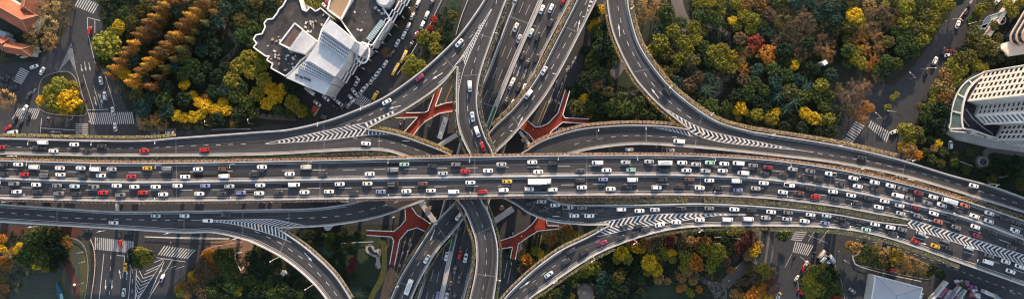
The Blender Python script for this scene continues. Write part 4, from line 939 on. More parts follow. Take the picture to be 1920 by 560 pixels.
for pts, lb in ((((1845, 38), (1852, 31), (1880, 22), (1886, 26), (1858, 38), (1846, 56), (1840, 52)), 'curved blue grey glass canopy beside the salmon wall'), (((1833, 50), (1862, 42), (1864, 47), (1836, 56)), 'straight glass canopy crossing the salmon wall')):
    r_ = empty('glass_canopy', P(*pts[0], 0)); tag(r_, lb, 'canopy'); m = MB(); m.prism([P(*p, 3.5).xy for p in pts], 3.3, 3.5); put(m, r_, 'canopy_glass', mat('canopy_glass', (.25, .33, .33), .3))
    m = MB()
    for a, b_ in zip(pts, pts[1:] + pts[:1]): m.bar(P(*a, 3.5) + Vector((0, 0, .1)), P(*b_, 3.5) + Vector((0, 0, .1)), .2)
    for a in pts[::2]: p = P(*a, 3.4); m.tube([(p.x, p.y, 0), (p.x, p.y, 3.3)], [.08, .08], 6)
    put(m, r_, 'frame', WHITE)

# white hip roofed hall and market roofs, bottom right
r_ = empty('hall', P(1680, 560, 0)); tag(r_, 'hall with a pale grey hipped metal roof and white rim at the bottom edge', 'building')
hp = [(1641, 516), (1729, 539), (1716, 590), (1629, 590)]
m = MB(); m.prism([P(*p, 7).xy for p in hp], 0, 7); put(m, r_, 'wall', PALE)
c4 = [P(*p, 7) + Vector((0, 0, .1)) for p in hp]; rd0, rd1 = P(1681, 553, 9) + Vector((0, 0, .3)), P(1677, 585, 9) + Vector((0, 0, .3))
m = MB(); m.poly([c4[1], c4[0], rd0]); m.poly([c4[2], c4[1], rd0, rd1]); m.poly([c4[0], c4[3], rd1, rd0]); m.poly([c4[3], c4[2], rd1])
fixn(put(m, r_, 'roof', mat('grey_sheet_roof', (.42, .44, .48), .5, [(.15, .12), (2, .05)])))
m = MB()
for i in range(4): m.bar(c4[i] + Vector((0, 0, .05)), c4[(i + 1) % 4] + Vector((0, 0, .05)), .55, .4)
put(m, r_, 'roof_rim', WHITE)
m = MB(); m.bar(rd0 + Vector((0, 0, .05)), rd1 + Vector((0, 0, .05)), .4, .2); m.bar(c4[0] + Vector((0, 0, .12)), rd0, .2, .12); m.bar(c4[1] + Vector((0, 0, .12)), rd0, .2, .12); put(m, r_, 'ridge', mat('ridge_grey', (.25, .3, .4), .5))
m = MB(); m.box((P(1633, 545, 0).x - .6, P(1633, 545, 0).y, 0), (.8, 9, 3), -.1); put(m, r_, 'side_annex', mat('red_wall', (.3, .05, .04), .8))
def longroof(a, b, w, h, m_, label, cat='shed'):
    root = empty('market_hall', P((a[0] + b[0]) / 2, (a[1] + b[1]) / 2, 0)); tag(root, label, cat)
    q = MB(); q.sweep([P(*a, h), P(*b, h)], w * .85, h - .3, z0=-h); put(q, root, 'wall', PALE)
    q = MB(); pa, pb = P(*a, h), P(*b, h); d = (pb - pa).normalized(); u = Vector((-d.y, d.x, 0)) * w / 2; up = Vector((0, 0, w * .18))
    q.poly([pa - u, pb - u, pb + up, pa + up]); q.poly([pa + up, pb + up, pb + u, pa + u]); q.poly([pa - u, pa + up, pa + u]); q.poly([pb + u, pb + up, pb - u]); fixn(put(q, root, 'roof', m_))
longroof((1777, 528), (1745, 566), 1.5, 2.8, WROOF, 'leftmost narrow white roofed shed right of the grey hall')
longroof((1802, 537), (1778, 566), 1.1, 2.8, WROOF, 'second narrow white roofed shed, beside the purple canopy')
longroof((1812, 543), (1797, 568), 1.0, 2.8, mat('mint_sheet', (.4, .5, .46), .6), 'narrow mint green shed roof beside the dark tank yard')
longroof((1790, 546), (1778, 562), 2.2, 3, mat('purple_sheet', (.16, .13, .22), .6), 'small purple canopy between two white sheds')
longroof((1776, 540), (1764, 556), 1.2, 2.8, mat('magenta_sheet', (.3, .06, .15), .6), 'small magenta awning beside the leftmost white shed')
longroof((1846, 545), (1862, 553), 1.8, 3, PALE, 'small grey shed roof near the bottom right corner')
longroof((1830, 550), (1838, 558), 1.2, 2.6, WROOF, 'small slanting white shed right of the mint roof')
longroof((1866, 552), (1880, 564), 1.6, 3, mat('slate_blue', (.16, .18, .24), .6), 'slate blue shed roof at the bottom right')
rng = random.Random(12)
crate0 = None
for i in range(36):
    x, y = rng.choice([(rng.uniform(1786, 1812), rng.uniform(526, 534)), (rng.uniform(1816, 1834), rng.uniform(534, 556)), (rng.uniform(1790, 1800), rng.uniform(548, 560))])
    if crate0 is None:
        crate0 = empty('crate', (0, 0, 0)); q = MB(); q.box((0, 0, 0), (.9, .7, .5)); o = q.build('body', CLOTH, crate0); q = MB(); q.box((0, 0, .51), (.94, .74, .08)); q.build('lid', CLOTH, crate0)
        ALLKIDS['crate'] = list(crate0.children); c = crate0
    else: c = copy_tree(crate0)
    c.location = P(x, y, 0); c.rotation_euler.z = rng.random() * 3; c.scale = [rng.uniform(1, 2.2)] * 3
    cn_, col = rng.choice([('pale grey', (.6, .6, .62)), ('rust red', (.45, .12, .08)), ('cream', (.5, .5, .45)), ('plum', (.35, .1, .25)), ('navy', (.12, .2, .3))]); wy = 'above the market sheds' if y < 535 and x < 1813 else 'right of the mint roof' if x > 1813 else 'beside the purple canopy'
    for ch in (c.children or []): ch.color = (*col, 1)
    tag(c, f'{cn_} crate in the cluttered yard {wy}', 'crate', f'{cn_} crates {wy}')

# ------------------------------------------------------------------ small structures
def thing(name, label, cat, x, y, rz=0, z=0): r = empty(name, P(x, y, z), rz); return tag(r, label, cat)
r_ = thing('gazebo', 'round stone gazebo roof in the autumn park', 'gazebo', 1097, 545)
m = MB(); m.tube([(0, 0, 3), (0, 0, 3.2), (0, 0, 4.0), (0, 0, 4.6)], [4.0, 4.0, 2.0, .1], 20); m.build('roof', mat('gazebo_roof', (.16, .13, .12), .8, [(.6, .3), (3, .2)]), r_)
m = MB(); m.tube([(0, 0, 0), (0, 0, .2)], [4.3, 4.3], 20); m.build('base', PAVE, r_)
for k in range(6): m = MB(); t = k * 1.047; m.tube([(3.3 * math.cos(t), 3.3 * math.sin(t), .2), (3.3 * math.cos(t), 3.3 * math.sin(t), 3)], [.15, .15], 6); m.build('column', PAVE, r_)
for x, y, rz, lb in ((1085, 534, .9, 'pale stone bench upper left of the round gazebo'), (1110, 532, -.8, 'pale stone bench upper right of the round gazebo'), (1087, 557, -.8, 'pale stone bench lower left of the round gazebo'), (1112, 556, .9, 'pale stone bench lower right of the round gazebo')):
    b_ = thing('stone_bench', lb, 'bench', x, y, rz); m = MB(); m.box((0, 0, .4), (2.0, 1.1, .15)); m.build('seat', TROOF, b_)
    for s in (-.7, .7): m = MB(); m.box((s, 0, 0), (.3, .9, .4)); m.build('leg', CONC, b_)
r_ = thing('fountain', 'round stone fountain on the dark lawn below the tower', 'fountain', 1842, 303)
for rr, h, mm, nm in ((3.6, .1, PAVE, 'paved_ring'), (2.4, .55, CONC, 'basin'), (.7, 1.3, mat('bronze', (.05, .06, .06), .4), 'sculpture')):
    m = MB(); m.tube([(0, 0, .03), (0, 0, h)], [rr, rr * (.96 if nm != 'sculpture' else .3)], 22); m.build(nm, mm, r_)
m = MB(); m.tube([(0, 0, .552), (0, 0, .56)], [2.0, 2.0], 22); m.build('water', mat('dark_water', (.02, .035, .04), .05), r_)
r_ = thing('rock_pond', 'pond with a wavy pale stone border on the dark lawn', 'pond', 702, 478)
pp = [(686, 460), (694, 457), (701, 462), (703, 468), (713, 465), (715, 474), (712, 484), (714, 500), (708, 503), (704, 496), (706, 484), (700, 480), (692, 476), (686, 470)]
q = [p for p in cr(pp + [pp[0]], 2)[:-1]]; m = MB(); m.prism([P(*p, 0) for p in q], .02, .3); put(m, r_, 'stone_border', mat('pale_stone', (.36, .32, .29), .9, (1.5, .3)))
q2 = cr([(690, 463), (695, 461), (698, 466), (700, 472), (707, 472), (708, 478), (702, 476), (694, 472), (690, 467)] + [(690, 463)], 2)[:-1]; m = MB(); m.prism([P(*p, 0) for p in q2], .05, .33); put(m, r_, 'water', mat('dark_water', (.02, .035, .04), .05))
m = MB(); [m.box((P(x, y, 0).x, P(x, y, 0).y, .3), (.8, .6, .7), x) for x, y in ((698, 472), (709, 479), (706, 500), (700, 474))]; put(m, r_, 'rock', BARK)
r_ = thing('boat_shaped_kiosk', 'slim blue and turquoise boat shaped roof on the worn lawn', 'kiosk', 111, 543)
m = MB(); m.prism([P(*p, 1.5).xy for p in ((105, 530), (108, 530), (116, 545), (119, 565), (113, 565), (107, 550))], 0, 1.8); put(m, r_, 'hull', mat('deep_blue', (.02, .08, .12), .5, (1, .3)))
m = MB(); m.prism([P(*p, 1.9).xy for p in ((112, 550), (117, 549), (120, 566), (114, 566))], 1.81, 2.0); put(m, r_, 'awning', mat('turquoise', (.2, .38, .38), .6))
r_ = thing('standing_stone', 'small pale pointed stone on the red brick path', 'sculpture', 140, 533, -.6); m = MB(); m.tube([(0, 0, .03), (.3, .2, .8), (.9, .5, 1.5)], [.7, .6, .1], 7); m.build('stone', WHITE, r_)
r_ = thing('garden_hut', 'white garden hut in the dark trees inside the ramp bend', 'hut', 534, 510, .4); m = MB(); m.box((0, 0, 0), (2.1, 1.9, 2.3)); m.build('wall', PALE, r_); m = MB(); m.tube([(0, 0, 2.31), (0, 0, 2.9)], [1.7, .2], 4); m.build('roof', WHITE, r_)
r_ = thing('garden_hut', 'tiny pale hut lost among the trees of the wooded park', 'hut', 1535, 121, .6); m = MB(); m.box((0, 0, 0), (2.0, 1.9, 7)); m.build('wall', PALE, r_); m = MB(); m.box((0, 0, 7.01), (2.2, 2.1, .2)); m.build('roof', WHITE, r_)
r_ = thing('hut', 'small red roofed hut between the hotel cars and the ramp', 'hut', 591, 208, 1.0); m = MB(); m.box((0, 0, 0), (4.6, 2.4, 2.6)); m.build('wall', CREAM, r_); m = MB(); m.box((0, 0, 2.61), (4.9, 2.7, .2)); m.build('roof', mat('red_sheet', (.4, .06, .03), .7, (1, .5)), r_)
# broad striped steps
r_ = thing('steps', 'broad pale steps with dark treads climbing between the autumn trees', 'steps', 1378, 510)
q = [(1350, 526), (1366, 540), (1410, 500), (1396, 485)]
for k in range(13):
    t0, t1 = k / 13, (k + 1) / 13
    for s, e, mm in ((t0, lerp(t0, t1, .62), PAVE), (lerp(t0, t1, .63), t1, mat('dark_tread', (.07, .065, .06), .9))):
        m = MB(); m.prism([P(lerp(q[a][0], q[b_][0], t), lerp(q[a][1], q[b_][1], t), 0) for a, b_, t in ((0, 3, s), (1, 2, s), (1, 2, e), (0, 3, e))], 0.02, .15 + .12 * k); put(m, r_, 'step', mm)
def railing(label, pts, m=PALE, h=.9, w=.25, name='fence'):
    root = empty(name, P(*pts[0], 0)); tag(root, label, 'fence'); q = cr(pts, 6); b = MB(); b.sweep([P(*p, 0) for p in q], w, .15, z0=h - .15); put(b, root, 'rail', m)
    n = max(2, int(plen(q) / 9))
    b = MB()
    for p in resample(q, n): c = P(*p, 0); b.box((c.x, c.y, 0), (.15, .15, h - .15))
    put(b, root, 'post', m)
railing('white kerb fence curving round the worn lawn', [(124, 444), (142, 447), (155, 455), (163, 470), (167, 500), (165, 530), (160, 560), (157, 575)], KERB, w=.35)
railing('pinkish fence line beside the curving street edge', [(171, 448), (177, 462), (180, 490), (178, 520), (172, 560), (170, 575)], PINK, w=.35)
railing('white barrier across the street below the left ramp', [(273, 443), (350, 446), (430, 447)], WHITE)
railing('tan low wall curving beside the tan footpath', [(380, 470), (400, 462), (430, 456), (456, 452)], PINK)
railing('white fence round the small brown bed on the tan path', [(454, 472), (443, 473), (442, 482), (447, 496), (453, 506), (458, 500)], WHITE, w=.5)
railing('yellow edged low wall beside the tan path', [(431, 470), (435, 490), (443, 515), (450, 532)], mat('mustard', (.4, .26, .03), .8), w=.5)
railing('white wall at the top of the street beside parked cars', [(1822, 0), (1810, 18), (1797, 36), (1804, 40)], PINK, w=.4)
railing('thin white fence beside the hotel verge', [(834, -10), (820, 18), (806, 48), (790, 70), (765, 112), (745, 140)], PALE, w=.25)
railing('thin white fence right of the hotel verge', [(882, -10), (866, 30), (855, 66)], PALE, w=.3)
railing('white curb wall around the verge of yellow trees', [(1597, 478), (1600, 490), (1610, 498), (1660, 512), (1725, 526)], PALE, w=.4)
railing('dark thin barrier beside the dense island trees', [(1560, 494), (1572, 510), (1579, 523)], mat('dark_rail', (.06, .06, .06), .6), w=.3)
railing('thin pale fence above the autumn park trees', [(1322, 444), (1350, 444), (1390, 447)], PALE)
railing('thin pale wall left of the dim park path', [(1088, 155), (1098, 165), (1108, 176)], PALE)
railing('pale pipe like fence beside the left park pavement', [(398, 243), (440, 242), (470, 242)], PALE)
railing('low pale wall behind the pond lawn', [(640, 455), (680, 453), (700, 452)], PALE, w=.3)
railing('pale fence below the fountain path', [(1872, 332), (1885, 330), (1898, 331)], PALE)
railing('pale fence across the lawn left of the fountain', [(1781, 296), (1800, 303), (1822, 311)], PALE)
# ------------------------------------------------------------------ vehicles
def carsection(stations, name, m, root, extra=None):
    """loft: stations = (x, half width, z low, z high, crown) with rounded shoulders"""
    b = MB(); rows = []
    for x, hw, zl, zh, cr_ in stations:
        rows.append([(x, -hw * .92, zl), (x, -hw, zl + .18), (x, -hw * .985, zh - .12), (x, -hw * .86, zh), (x, -hw * .4, zh + cr_), (x, hw * .4, zh + cr_), (x, hw * .86, zh), (x, hw * .985, zh - .12), (x, hw, zl + .18), (x, hw * .92, zl)])
    b.grid(rows, closed=True); b.poly(rows[0]); b.poly(rows[-1][::-1]); nf = len(b.f)
    if extra: k = len(b.v); b.v += extra.v; b.f += [tuple(i + k for i in f_) for f_ in extra.f]; b.uv += extra.uv; b.mi += extra.mi
    o = b.build(name, m, root, smooth=True)
    for p_ in o.data.polygons[nf:]: p_.use_smooth = False
    if o.data.polygons[4].normal.z < 0: o.data.flip_normals()
    return o
def glasspane(root, name, q, m=CARGLASS):
    b = MB(); b.poly(q); c = sum((Vector(p) for p in q), Vector()) / 4
    o = b.build(name, m, root); n = o.data.polygons[0].normal
    if n.dot(Vector((c.x, c.y, c.z - .9))) < 0: o.data.flip_normals()
    mo = o.data
    # give the pane a little thickness
    k = MB(); off = mo.polygons[0].normal * .03; top = [Vector(p) + off * .6 for p in q]; bot = [Vector(p) - off for p in q]
    k.poly(top); k.poly(bot[::-1]); [k.poly([bot[i], bot[(i + 1) % 4], top[(i + 1) % 4], top[i]]) for i in range(4)]
    bpy.data.objects.remove(o); return k.build(name, m, root)
def wheels(root, xs, w, r=.33):
    for x in xs:
        for s in (-1, 1):
            b = MB(); b.tube([(x, s * (w - .22), r + .01), (x, s * (w + .005), r + .01)], [r, r], 12); b.build('wheel', TYRE, root)
def saloon(scale=1.0):
    r = empty('car', (0, 0, 0)); L = 2.3
    b = MB(); rt = 1.42
    b.prism([(-.98, -.56), (-.9, -.64), (.35, -.64), (.45, -.56), (.45, .56), (.35, .64), (-.9, .64), (-.98, .56)], rt - .06, rt)
    for s in (-1, 1):
        b.bar((-1.68, s * .72, .92), (-.95, s * .61, rt - .03), .09); b.bar((1.15, s * .74, .90), (.42, s * .61, rt - .03), .08); b.bar((-.15, s * .80, .93), (-.15, s * .66, rt - .03), .08)
    carsection([(-L, .60, .42, .72, 0), (-L + .12, .78, .3, .86, .01), (-L + .5, .88, .24, .93, .02), (-1.2, .92, .2, .95, .02), (0, .93, .2, .94, .02), (1.0, .92, .2, .90, .03), (L - .5, .86, .24, .80, .03), (L - .12, .74, .3, .68, .02), (L, .52, .42, .58, 0)], 'body', CAR, r, b)
    glasspane(r, 'windscreen', [(1.18, -.72, .90), (1.18, .72, .90), (.44, .57, rt - .03), (.44, -.57, rt - .03)])
    glasspane(r, 'rear_window', [(-1.70, -.68, .93), (-1.70, .68, .93), (-.96, .56, rt - .03), (-.96, -.56, rt - .03)])
    for s in (-1, 1): glasspane(r, 'side_window', [(-1.6, s * .79, .94), (1.05, s * .79, .92), (.38, s * .645, rt - .05), (-.92, s * .645, rt - .05)])
    wheels(r, (-1.38, 1.42), .92); return r
def suv():
    r = empty('suv', (0, 0, 0)); L = 2.32
    rt = 1.72; b = MB(); b.prism([(-1.95, -.6), (-1.85, -.72), (.3, -.72), (.42, -.62), (.42, .62), (.3, .72), (-1.85, .72), (-1.95, .6)], rt - .07, rt)
    for s in (-1, 1): b.bar((-1.7, s * .6, rt + .06), (.1, s * .6, rt + .06), .06)
    for s in (-1, 1):
        b.bar((-2.15, s * .8, 1.02), (-1.92, s * .68, rt - .04), .12); b.bar((1.1, s * .8, 1.0), (.4, s * .68, rt - .04), .09); b.bar((-.4, s * .87, 1.03), (-.4, s * .73, rt - .04), .1)
    carsection([(-L, .74, .4, .85, 0), (-L + .12, .88, .34, 1.0, .01), (-1.2, .95, .28, 1.05, .02), (0, .96, .28, 1.04, .02), (1.1, .95, .28, 1.02, .03), (L - .4, .88, .3, .95, .03), (L - .08, .78, .36, .8, .02), (L, .6, .45, .7, 0)], 'body', CAR, r, b)
    glasspane(r, 'windscreen', [(1.14, -.76, 1.02), (1.14, .76, 1.02), (.42, .62, rt - .04), (.42, -.62, rt - .04)])
    glasspane(r, 'rear_window', [(-2.2, -.72, 1.05), (-2.2, .72, 1.05), (-1.96, .62, rt - .04), (-1.96, -.62, rt - .04)])
    for s in (-1, 1): glasspane(r, 'side_window', [(-2.0, s * .86, 1.04), (1.0, s * .86, 1.02), (.35, s * .73, rt - .06), (-1.85, s * .73, rt - .06)])
    wheels(r, (-1.4, 1.42), .95, .37); return r
def van(Lh=2.55, name='van'):
    r = empty(name, (0, 0, 0)); L = Lh
    carsection([(-L, .86, .38, 1.85, 0), (-L + .1, .94, .3, 1.98, .02), (0, .97, .26, 2.0, .04), (L - 1.3, .96, .26, 1.98, .03), (L - 1.25, .95, .26, 1.15, .03), (L - .35, .88, .3, 1.0, .03), (L - .05, .75, .36, .85, .01), (L, .6, .45, .7, 0)], 'body', CAR, r)
    glasspane(r, 'windscreen', [(L - .72, -.78, 1.14), (L - .72, .78, 1.14), (L - 1.28, .76, 1.95), (L - 1.28, -.76, 1.95)])
    glasspane(r, 'rear_window', [(-L - .01, -.7, 1.2), (-L - .01, .7, 1.2), (-L + .02, .66, 1.75), (-L + .02, -.66, 1.75)])
    for s in (-1, 1):
        glasspane(r, 'side_window', [(-L + .5, s * .985, 1.2), (L - 1.3, s * .985, 1.2), (L - 1.4, s * .975, 1.75), (-L + .5, s * .975, 1.75)])
        b = MB(); b.bar((-L + .5, s * .7, 2.03), (L - 1.6, s * .7, 2.03), .07); b.build('roof_rail', METAL, r)
    wheels(r, (-1.55, 1.6), .95, .34); return r
def pickup():
    r = empty('pickup_truck', (0, 0, 0)); L = 2.55
    carsection([(-L, .86, .4, .95, 0), (-L + .1, .92, .32, 1.02, 0), (.2, .93, .3, 1.02, 0), (.3, .93, .3, 1.02, .02), (1.4, .92, .3, .98, .03), (L - .2, .82, .34, .86, .02), (L, .6, .45, .72, 0)], 'body', CAR, r)
    b = MB(); b.box((-1.45, 0, 1.03), (1.9, 1.45, .03)); b.build('load_bed', CARGLASS, r)
    b = MB(); b.prism([(-.35, -.7), (.75, -.7), (.75, .7), (-.35, .7)], 1.62, 1.7); [b.bar((-.42, s * .82, 1.02), (-.32, s * .68, 1.64), .12) for s in (-1, 1)]; [b.bar((1.3, s * .8, 1.0), (.75, s * .68, 1.64), .09) for s in (-1, 1)]; b.build('cab_roof', CAR, r)
    glasspane(r, 'windscreen', [(1.32, -.76, 1.0), (1.32, .76, 1.0), (.76, .64, 1.64), (.76, -.64, 1.64)])
    glasspane(r, 'rear_window', [(-.45, -.74, 1.04), (-.45, .74, 1.04), (-.36, .66, 1.62), (-.36, -.66, 1.62)])
    wheels(r, (-1.5, 1.6), .93, .37); return r
def bus(L=5.6, w=1.25, h=3.0, name='bus'):
    r = empty(name, (0, 0, 0))
    carsection([(-L, w * .9, .4, h - .2, 0), (-L + .15, w, .35, h - .05, .03), (0, w, .35, h, .04), (L - .2, w, .35, h - .05, .03), (L, w * .92, .4, h - .25, 0)], 'body', CAR, r)
    glasspane(r, 'windscreen', [(L + .03, -w * .85, 1.2), (L + .03, w * .85, 1.2), (L - .02, w * .85, h - .4), (L - .02, -w * .85, h - .4)])
    for s in (-1, 1): glasspane(r, 'side_window', [(-L + .4, s * (w + .01), 1.3), (L - .5, s * (w + .01), 1.3), (L - .5, s * w, h - .5), (-L + .4, s * w, h - .5)])
    for x in (-L * .45, L * .4): b = MB(); b.box((x, 0, h + .02), (1.3, .9, .22)); b.build('roof_hatch', PALE, r)
    b = MB(); b.box((-L * .1, 0, h + .02), (2.2, 1.5, .28)); b.build('air_conditioner', PALE, r)
    wheels(r, (-L * .6, L * .62), w, .48); return r
def lorry(L=5.6):
    r = empty('lorry', (0, 0, 0))
    b = MB(); b.box((-.9, 0, .95), (L * 2 - 2.4, 2.45, 2.35)); b.build('cargo_box', CAR, r)
    b = MB(); b.box((-.3, 0, .55), (L * 2 - .8, 1.0, .35)); b.build('chassis', TYRE, r)
    c = carsection([(L - 1.95, 1.1, .5, 2.3, 0), (L - 1.8, 1.15, .45, 2.4, .03), (L - .5, 1.15, .45, 2.35, .03), (L - .15, 1.1, .5, 1.5, .02), (L, 1.0, .6, 1.2, 0)], 'cab', CAR, r)
    glasspane(r, 'windscreen', [(L - .1, -.95, 1.55), (L - .1, .95, 1.55), (L - .5, .92, 2.3), (L - .5, -.92, 2.3)])
    wheels(r, (-L * .7, -L * .5, L * .72), 1.15, .48); return r
PROTO = {'s': saloon(), 'u': suv(), 'v': van(), 'p': pickup(), 'B': bus(), 'T': lorry(), 'm': bus(3.3, 1.05, 2.5, 'minibus')}
for k_, o_ in PROTO.items(): ALLKIDS[o_.name] = list(o_.children)
PROTO_USED = {}
KN = {'s': 'saloon', 'u': 'off-roader', 'v': 'van', 'p': 'pickup truck', 'B': 'bus', 'T': 'box lorry', 'm': 'minibus'}
CATN = {'s': 'car', 'u': 'car', 'v': 'van', 'p': 'pickup truck', 'B': 'bus', 'T': 'lorry', 'm': 'bus'}
PC = {'w': (.80, .80, .80), 's': (.46, .47, .49), 'a': (.20, .02, .03), 'g': (.20, .20, .21), 'k': (.045, .046, .05), 'r': (.46, .02, .025), 'y': (.72, .42, .03), 'b': (.20, .23, .40), 't': (.38, .58, .48), 'n': (.15, .07, .05), 'o': (.42, .14, .09), 'q': (.26, .03, .09), 'l': (.52, .63, .66), 'd': (.08, .08, .085), 'c': (.62, .58, .50)}
CN = {'w': 'white', 'a': 'maroon', 's': 'silver', 'g': 'dark grey', 'k': 'black', 'r': 'red', 'y': 'yellow', 'b': 'dull blue', 't': 'mint green', 'n': 'brown', 'o': 'orange', 'q': 'magenta', 'l': 'pale blue', 'd': 'charcoal', 'c': 'cream'}
LANES = {}
def lane(name, path, zf, rev, data, group):
    LANES[name] = (path, zf, rev, data, group)
lane('top lane of the expressway', MAIN_N, zM, True, """-12,308,w 6,309,k 34,308,w 64,313,wv 112,315,w 151,315,w 178,317,wv 209,317,s 276,315,y 313,316,gv 371,317,w 418,316,nu 491,313,w 574,313,cv 758,308,t 811,311,ku 855,308,gu 940,308,s 998,304,w 1037,306,ku 1120,305,wv 1173,304,su
1217,303,s 1246,305,wm 1279,305,w 1305,308,s 1331,305,t 1358,307,w 1384,306,wv 1412,310,g 1440,314,a 1486,317,s 1519,321,g 1557,326,wp 1600,334,w 1640,342,w 1670,348,w 1692,354,g 1722,362,a 1750,369,w 1779,377,wm 1809,385,o 1855,399,w 1884,410,k 1905,416,d""", 'cars queuing on the expressway')
lane('second lane of the expressway', MAIN_N, zM, True, """7,326,k 45,327,r 83,328,dv 113,327,w 155,330,ku 189,329,w 246,331,r 347,331,w 420,330,wv 476,327,ku 543,326,w 605,327,k 693,326,w 737,318,gv 830,325,s 872,321,r 915,320,w 1009,322,w 1088,320,d 1137,319,w 1183,318,tu 1245,319,k
1287,319,w 1323,320,su 1355,320,w 1393,324,wv 1433,325,k 1469,329,k 1505,334,k 1534,336,ku 1575,345,d 1608,349,w 1642,357,k 1682,366,wv 1706,372,g 1739,380,g 1766,384,w 1795,395,k 1827,405,w 1854,414,w 1903,431,w""", 'cars queuing on the expressway')
lane('third lane of the expressway', MAIN_S, zM, False, """-8,342,s 27,344,gu 68,346,w 107,348,g 140,349,l 176,350,gp 219,348,w 252,350,w 292,350,w 333,348,w 385,348,b 430,349,s 488,347,w 552,346,wv 637,345,w 689,344,c 737,345,kv 793,344,n 882,342,w 951,340,y 1088,338,k 1131,336,b 1186,337,wv
1242,337,ku 1293,336,n 1330,338,w 1381,339,wv 1432,343,w 1480,347,wp 1520,354,k 1562,359,w 1596,366,w 1629,372,k 1659,377,w 1687,385,w 1716,389,a 1751,400,w 1784,408,k 1829,425,w 1861,436,k 1912,453,k""", 'cars queuing on the expressway')
lane('fourth lane of the expressway', MAIN_S, zM, False, """31,359,w 70,359,k 111,362,gu 144,363,ku 193,361,r 226,365,gu 268,361,r 306,364,w 374,363,w 416,363,k 452,361,bu 486,362,w 522,361,k 571,360,w 617,359,w 664,361,ku 714,359,b 762,358,w 808,357,w 851,359,wv 905,359,ru 944,356,wu 992,354,wu 1036,355,wu 1091,351,w 1145,354,w
1175,350,kp 1231,351,wu 1275,349,k 1312,352,w 1347,352,ku 1384,356,b 1417,353,s 1468,360,w 1499,362,n 1529,369,r 1567,373,k 1608,381,k 1648,388,w 1689,400,s 1722,405,g 1759,415,o 1793,426,g 1833,442,a 1897,463,d""", 'cars queuing on the expressway')
lane('inner lane of the lower right ramp', MAIN_S, zD, False, """1016,377,c 1041,384,w 1065,388,sp 1092,389,g 1124,394,k 1165,392,wu 1199,395,w 1228,393,s 1277,391,kp 1330,390,g 1377,392,w 1410,394,k 1446,397,w 1478,398,g 1520,402,w 1550,404,l 1577,409,k 1613,414,k 1641,420,w 1670,426,w 1692,430,g 1727,437,su 1772,451,gu 1817,464,lu 1855,479,g 1886,490,w 1912,499,w""", 'cars on the lower right ramp')
lane('outer lane of the lower right ramp', MAIN_S, zD, False, """994,382,ku 1020,394,k 1050,397,ku 1077,404,w 1105,404,w 1268,416,w 1312,412,w 1364,411,wv 1403,410,wv 1436,408,s 1476,410,s 1509,414,w 1547,418,b 1584,422,ku 1624,430,t 1674,437,k 1717,452,r 1754,461,y 1781,466,k 1853,491,wv 1895,508,w""", 'cars on the lower right ramp')
lane('ramp rising from the bottom edge', E_S, zE, False, """1001,537,ku 1029,514,l 1061,490,k 1071,470,k 1095,472,ku 1130,455,q 1164,445,k 1190,437,k 1170,425,k 1196,424,k 1211,430,k 1237,421,w""", 'cars on the rising ramp')
lane('upper left ramp', A_N, zA, True, """0,276,r 69,277,k 80,267,wv 100,283,w 139,271,w 162,283,k 191,274,k 270,283,r 383,281,ru 725,191,w 787,146,q 861,81,w""", 'cars on the upper left ramp')
lane('ramp beside the hatching above the expressway', [(640, 262), (700, 268), (760, 278)], zB, True, "686,269,w", 'cars on the upper left ramp')
lane('curved deck above the expressway', R1_W[:8], zA, False, "881,162,wv 886,219,l 895,247,wv 905,275,r", 'cars on the curved deck')
lane('slanting ramp', R2_E, zR2, False, "1020,133,w 991,177,wv 860,405,wu 800,485,w", 'cars on the slanting ramp')
lane('single ramp beside the wooded park', F_E, zF, False, "1251,171,ku 1617,296,k 1826,348,w", 'cars on the upper right ramps')
lane('arching upper right ramp', C_S[2:], zC, True, "1273,265,wv", 'cars on the upper right ramps')
lane('lower left ramp', GH_G, zG, False, "213,417,w 292,404,l 346,404,w 424,403,k 390,413,wu", 'cars on the lower left ramp')
lane('left half of the sunken carriageway', N_C, zN, False, "967,52,w 973,73,s 926,182,ku 837,480,w 820,554,b 966,2,s", 'cars on the sunken carriageway')
lane('right half of the sunken carriageway', N_C, zN, True, "1016,18,w 1033,16,w 1032,44,ku 1056,2,r 996,62,l 1008,69,ku 980,105,ku 989,118,k 1006,110,ku 958,159,s 961,154,w 972,164,ku 983,165,w 948,191,k 961,195,w 862,477,ru 873,483,w 853,505,k 861,522,k 844,535,k 837,556,s 852,556,k", 'cars on the sunken carriageway')
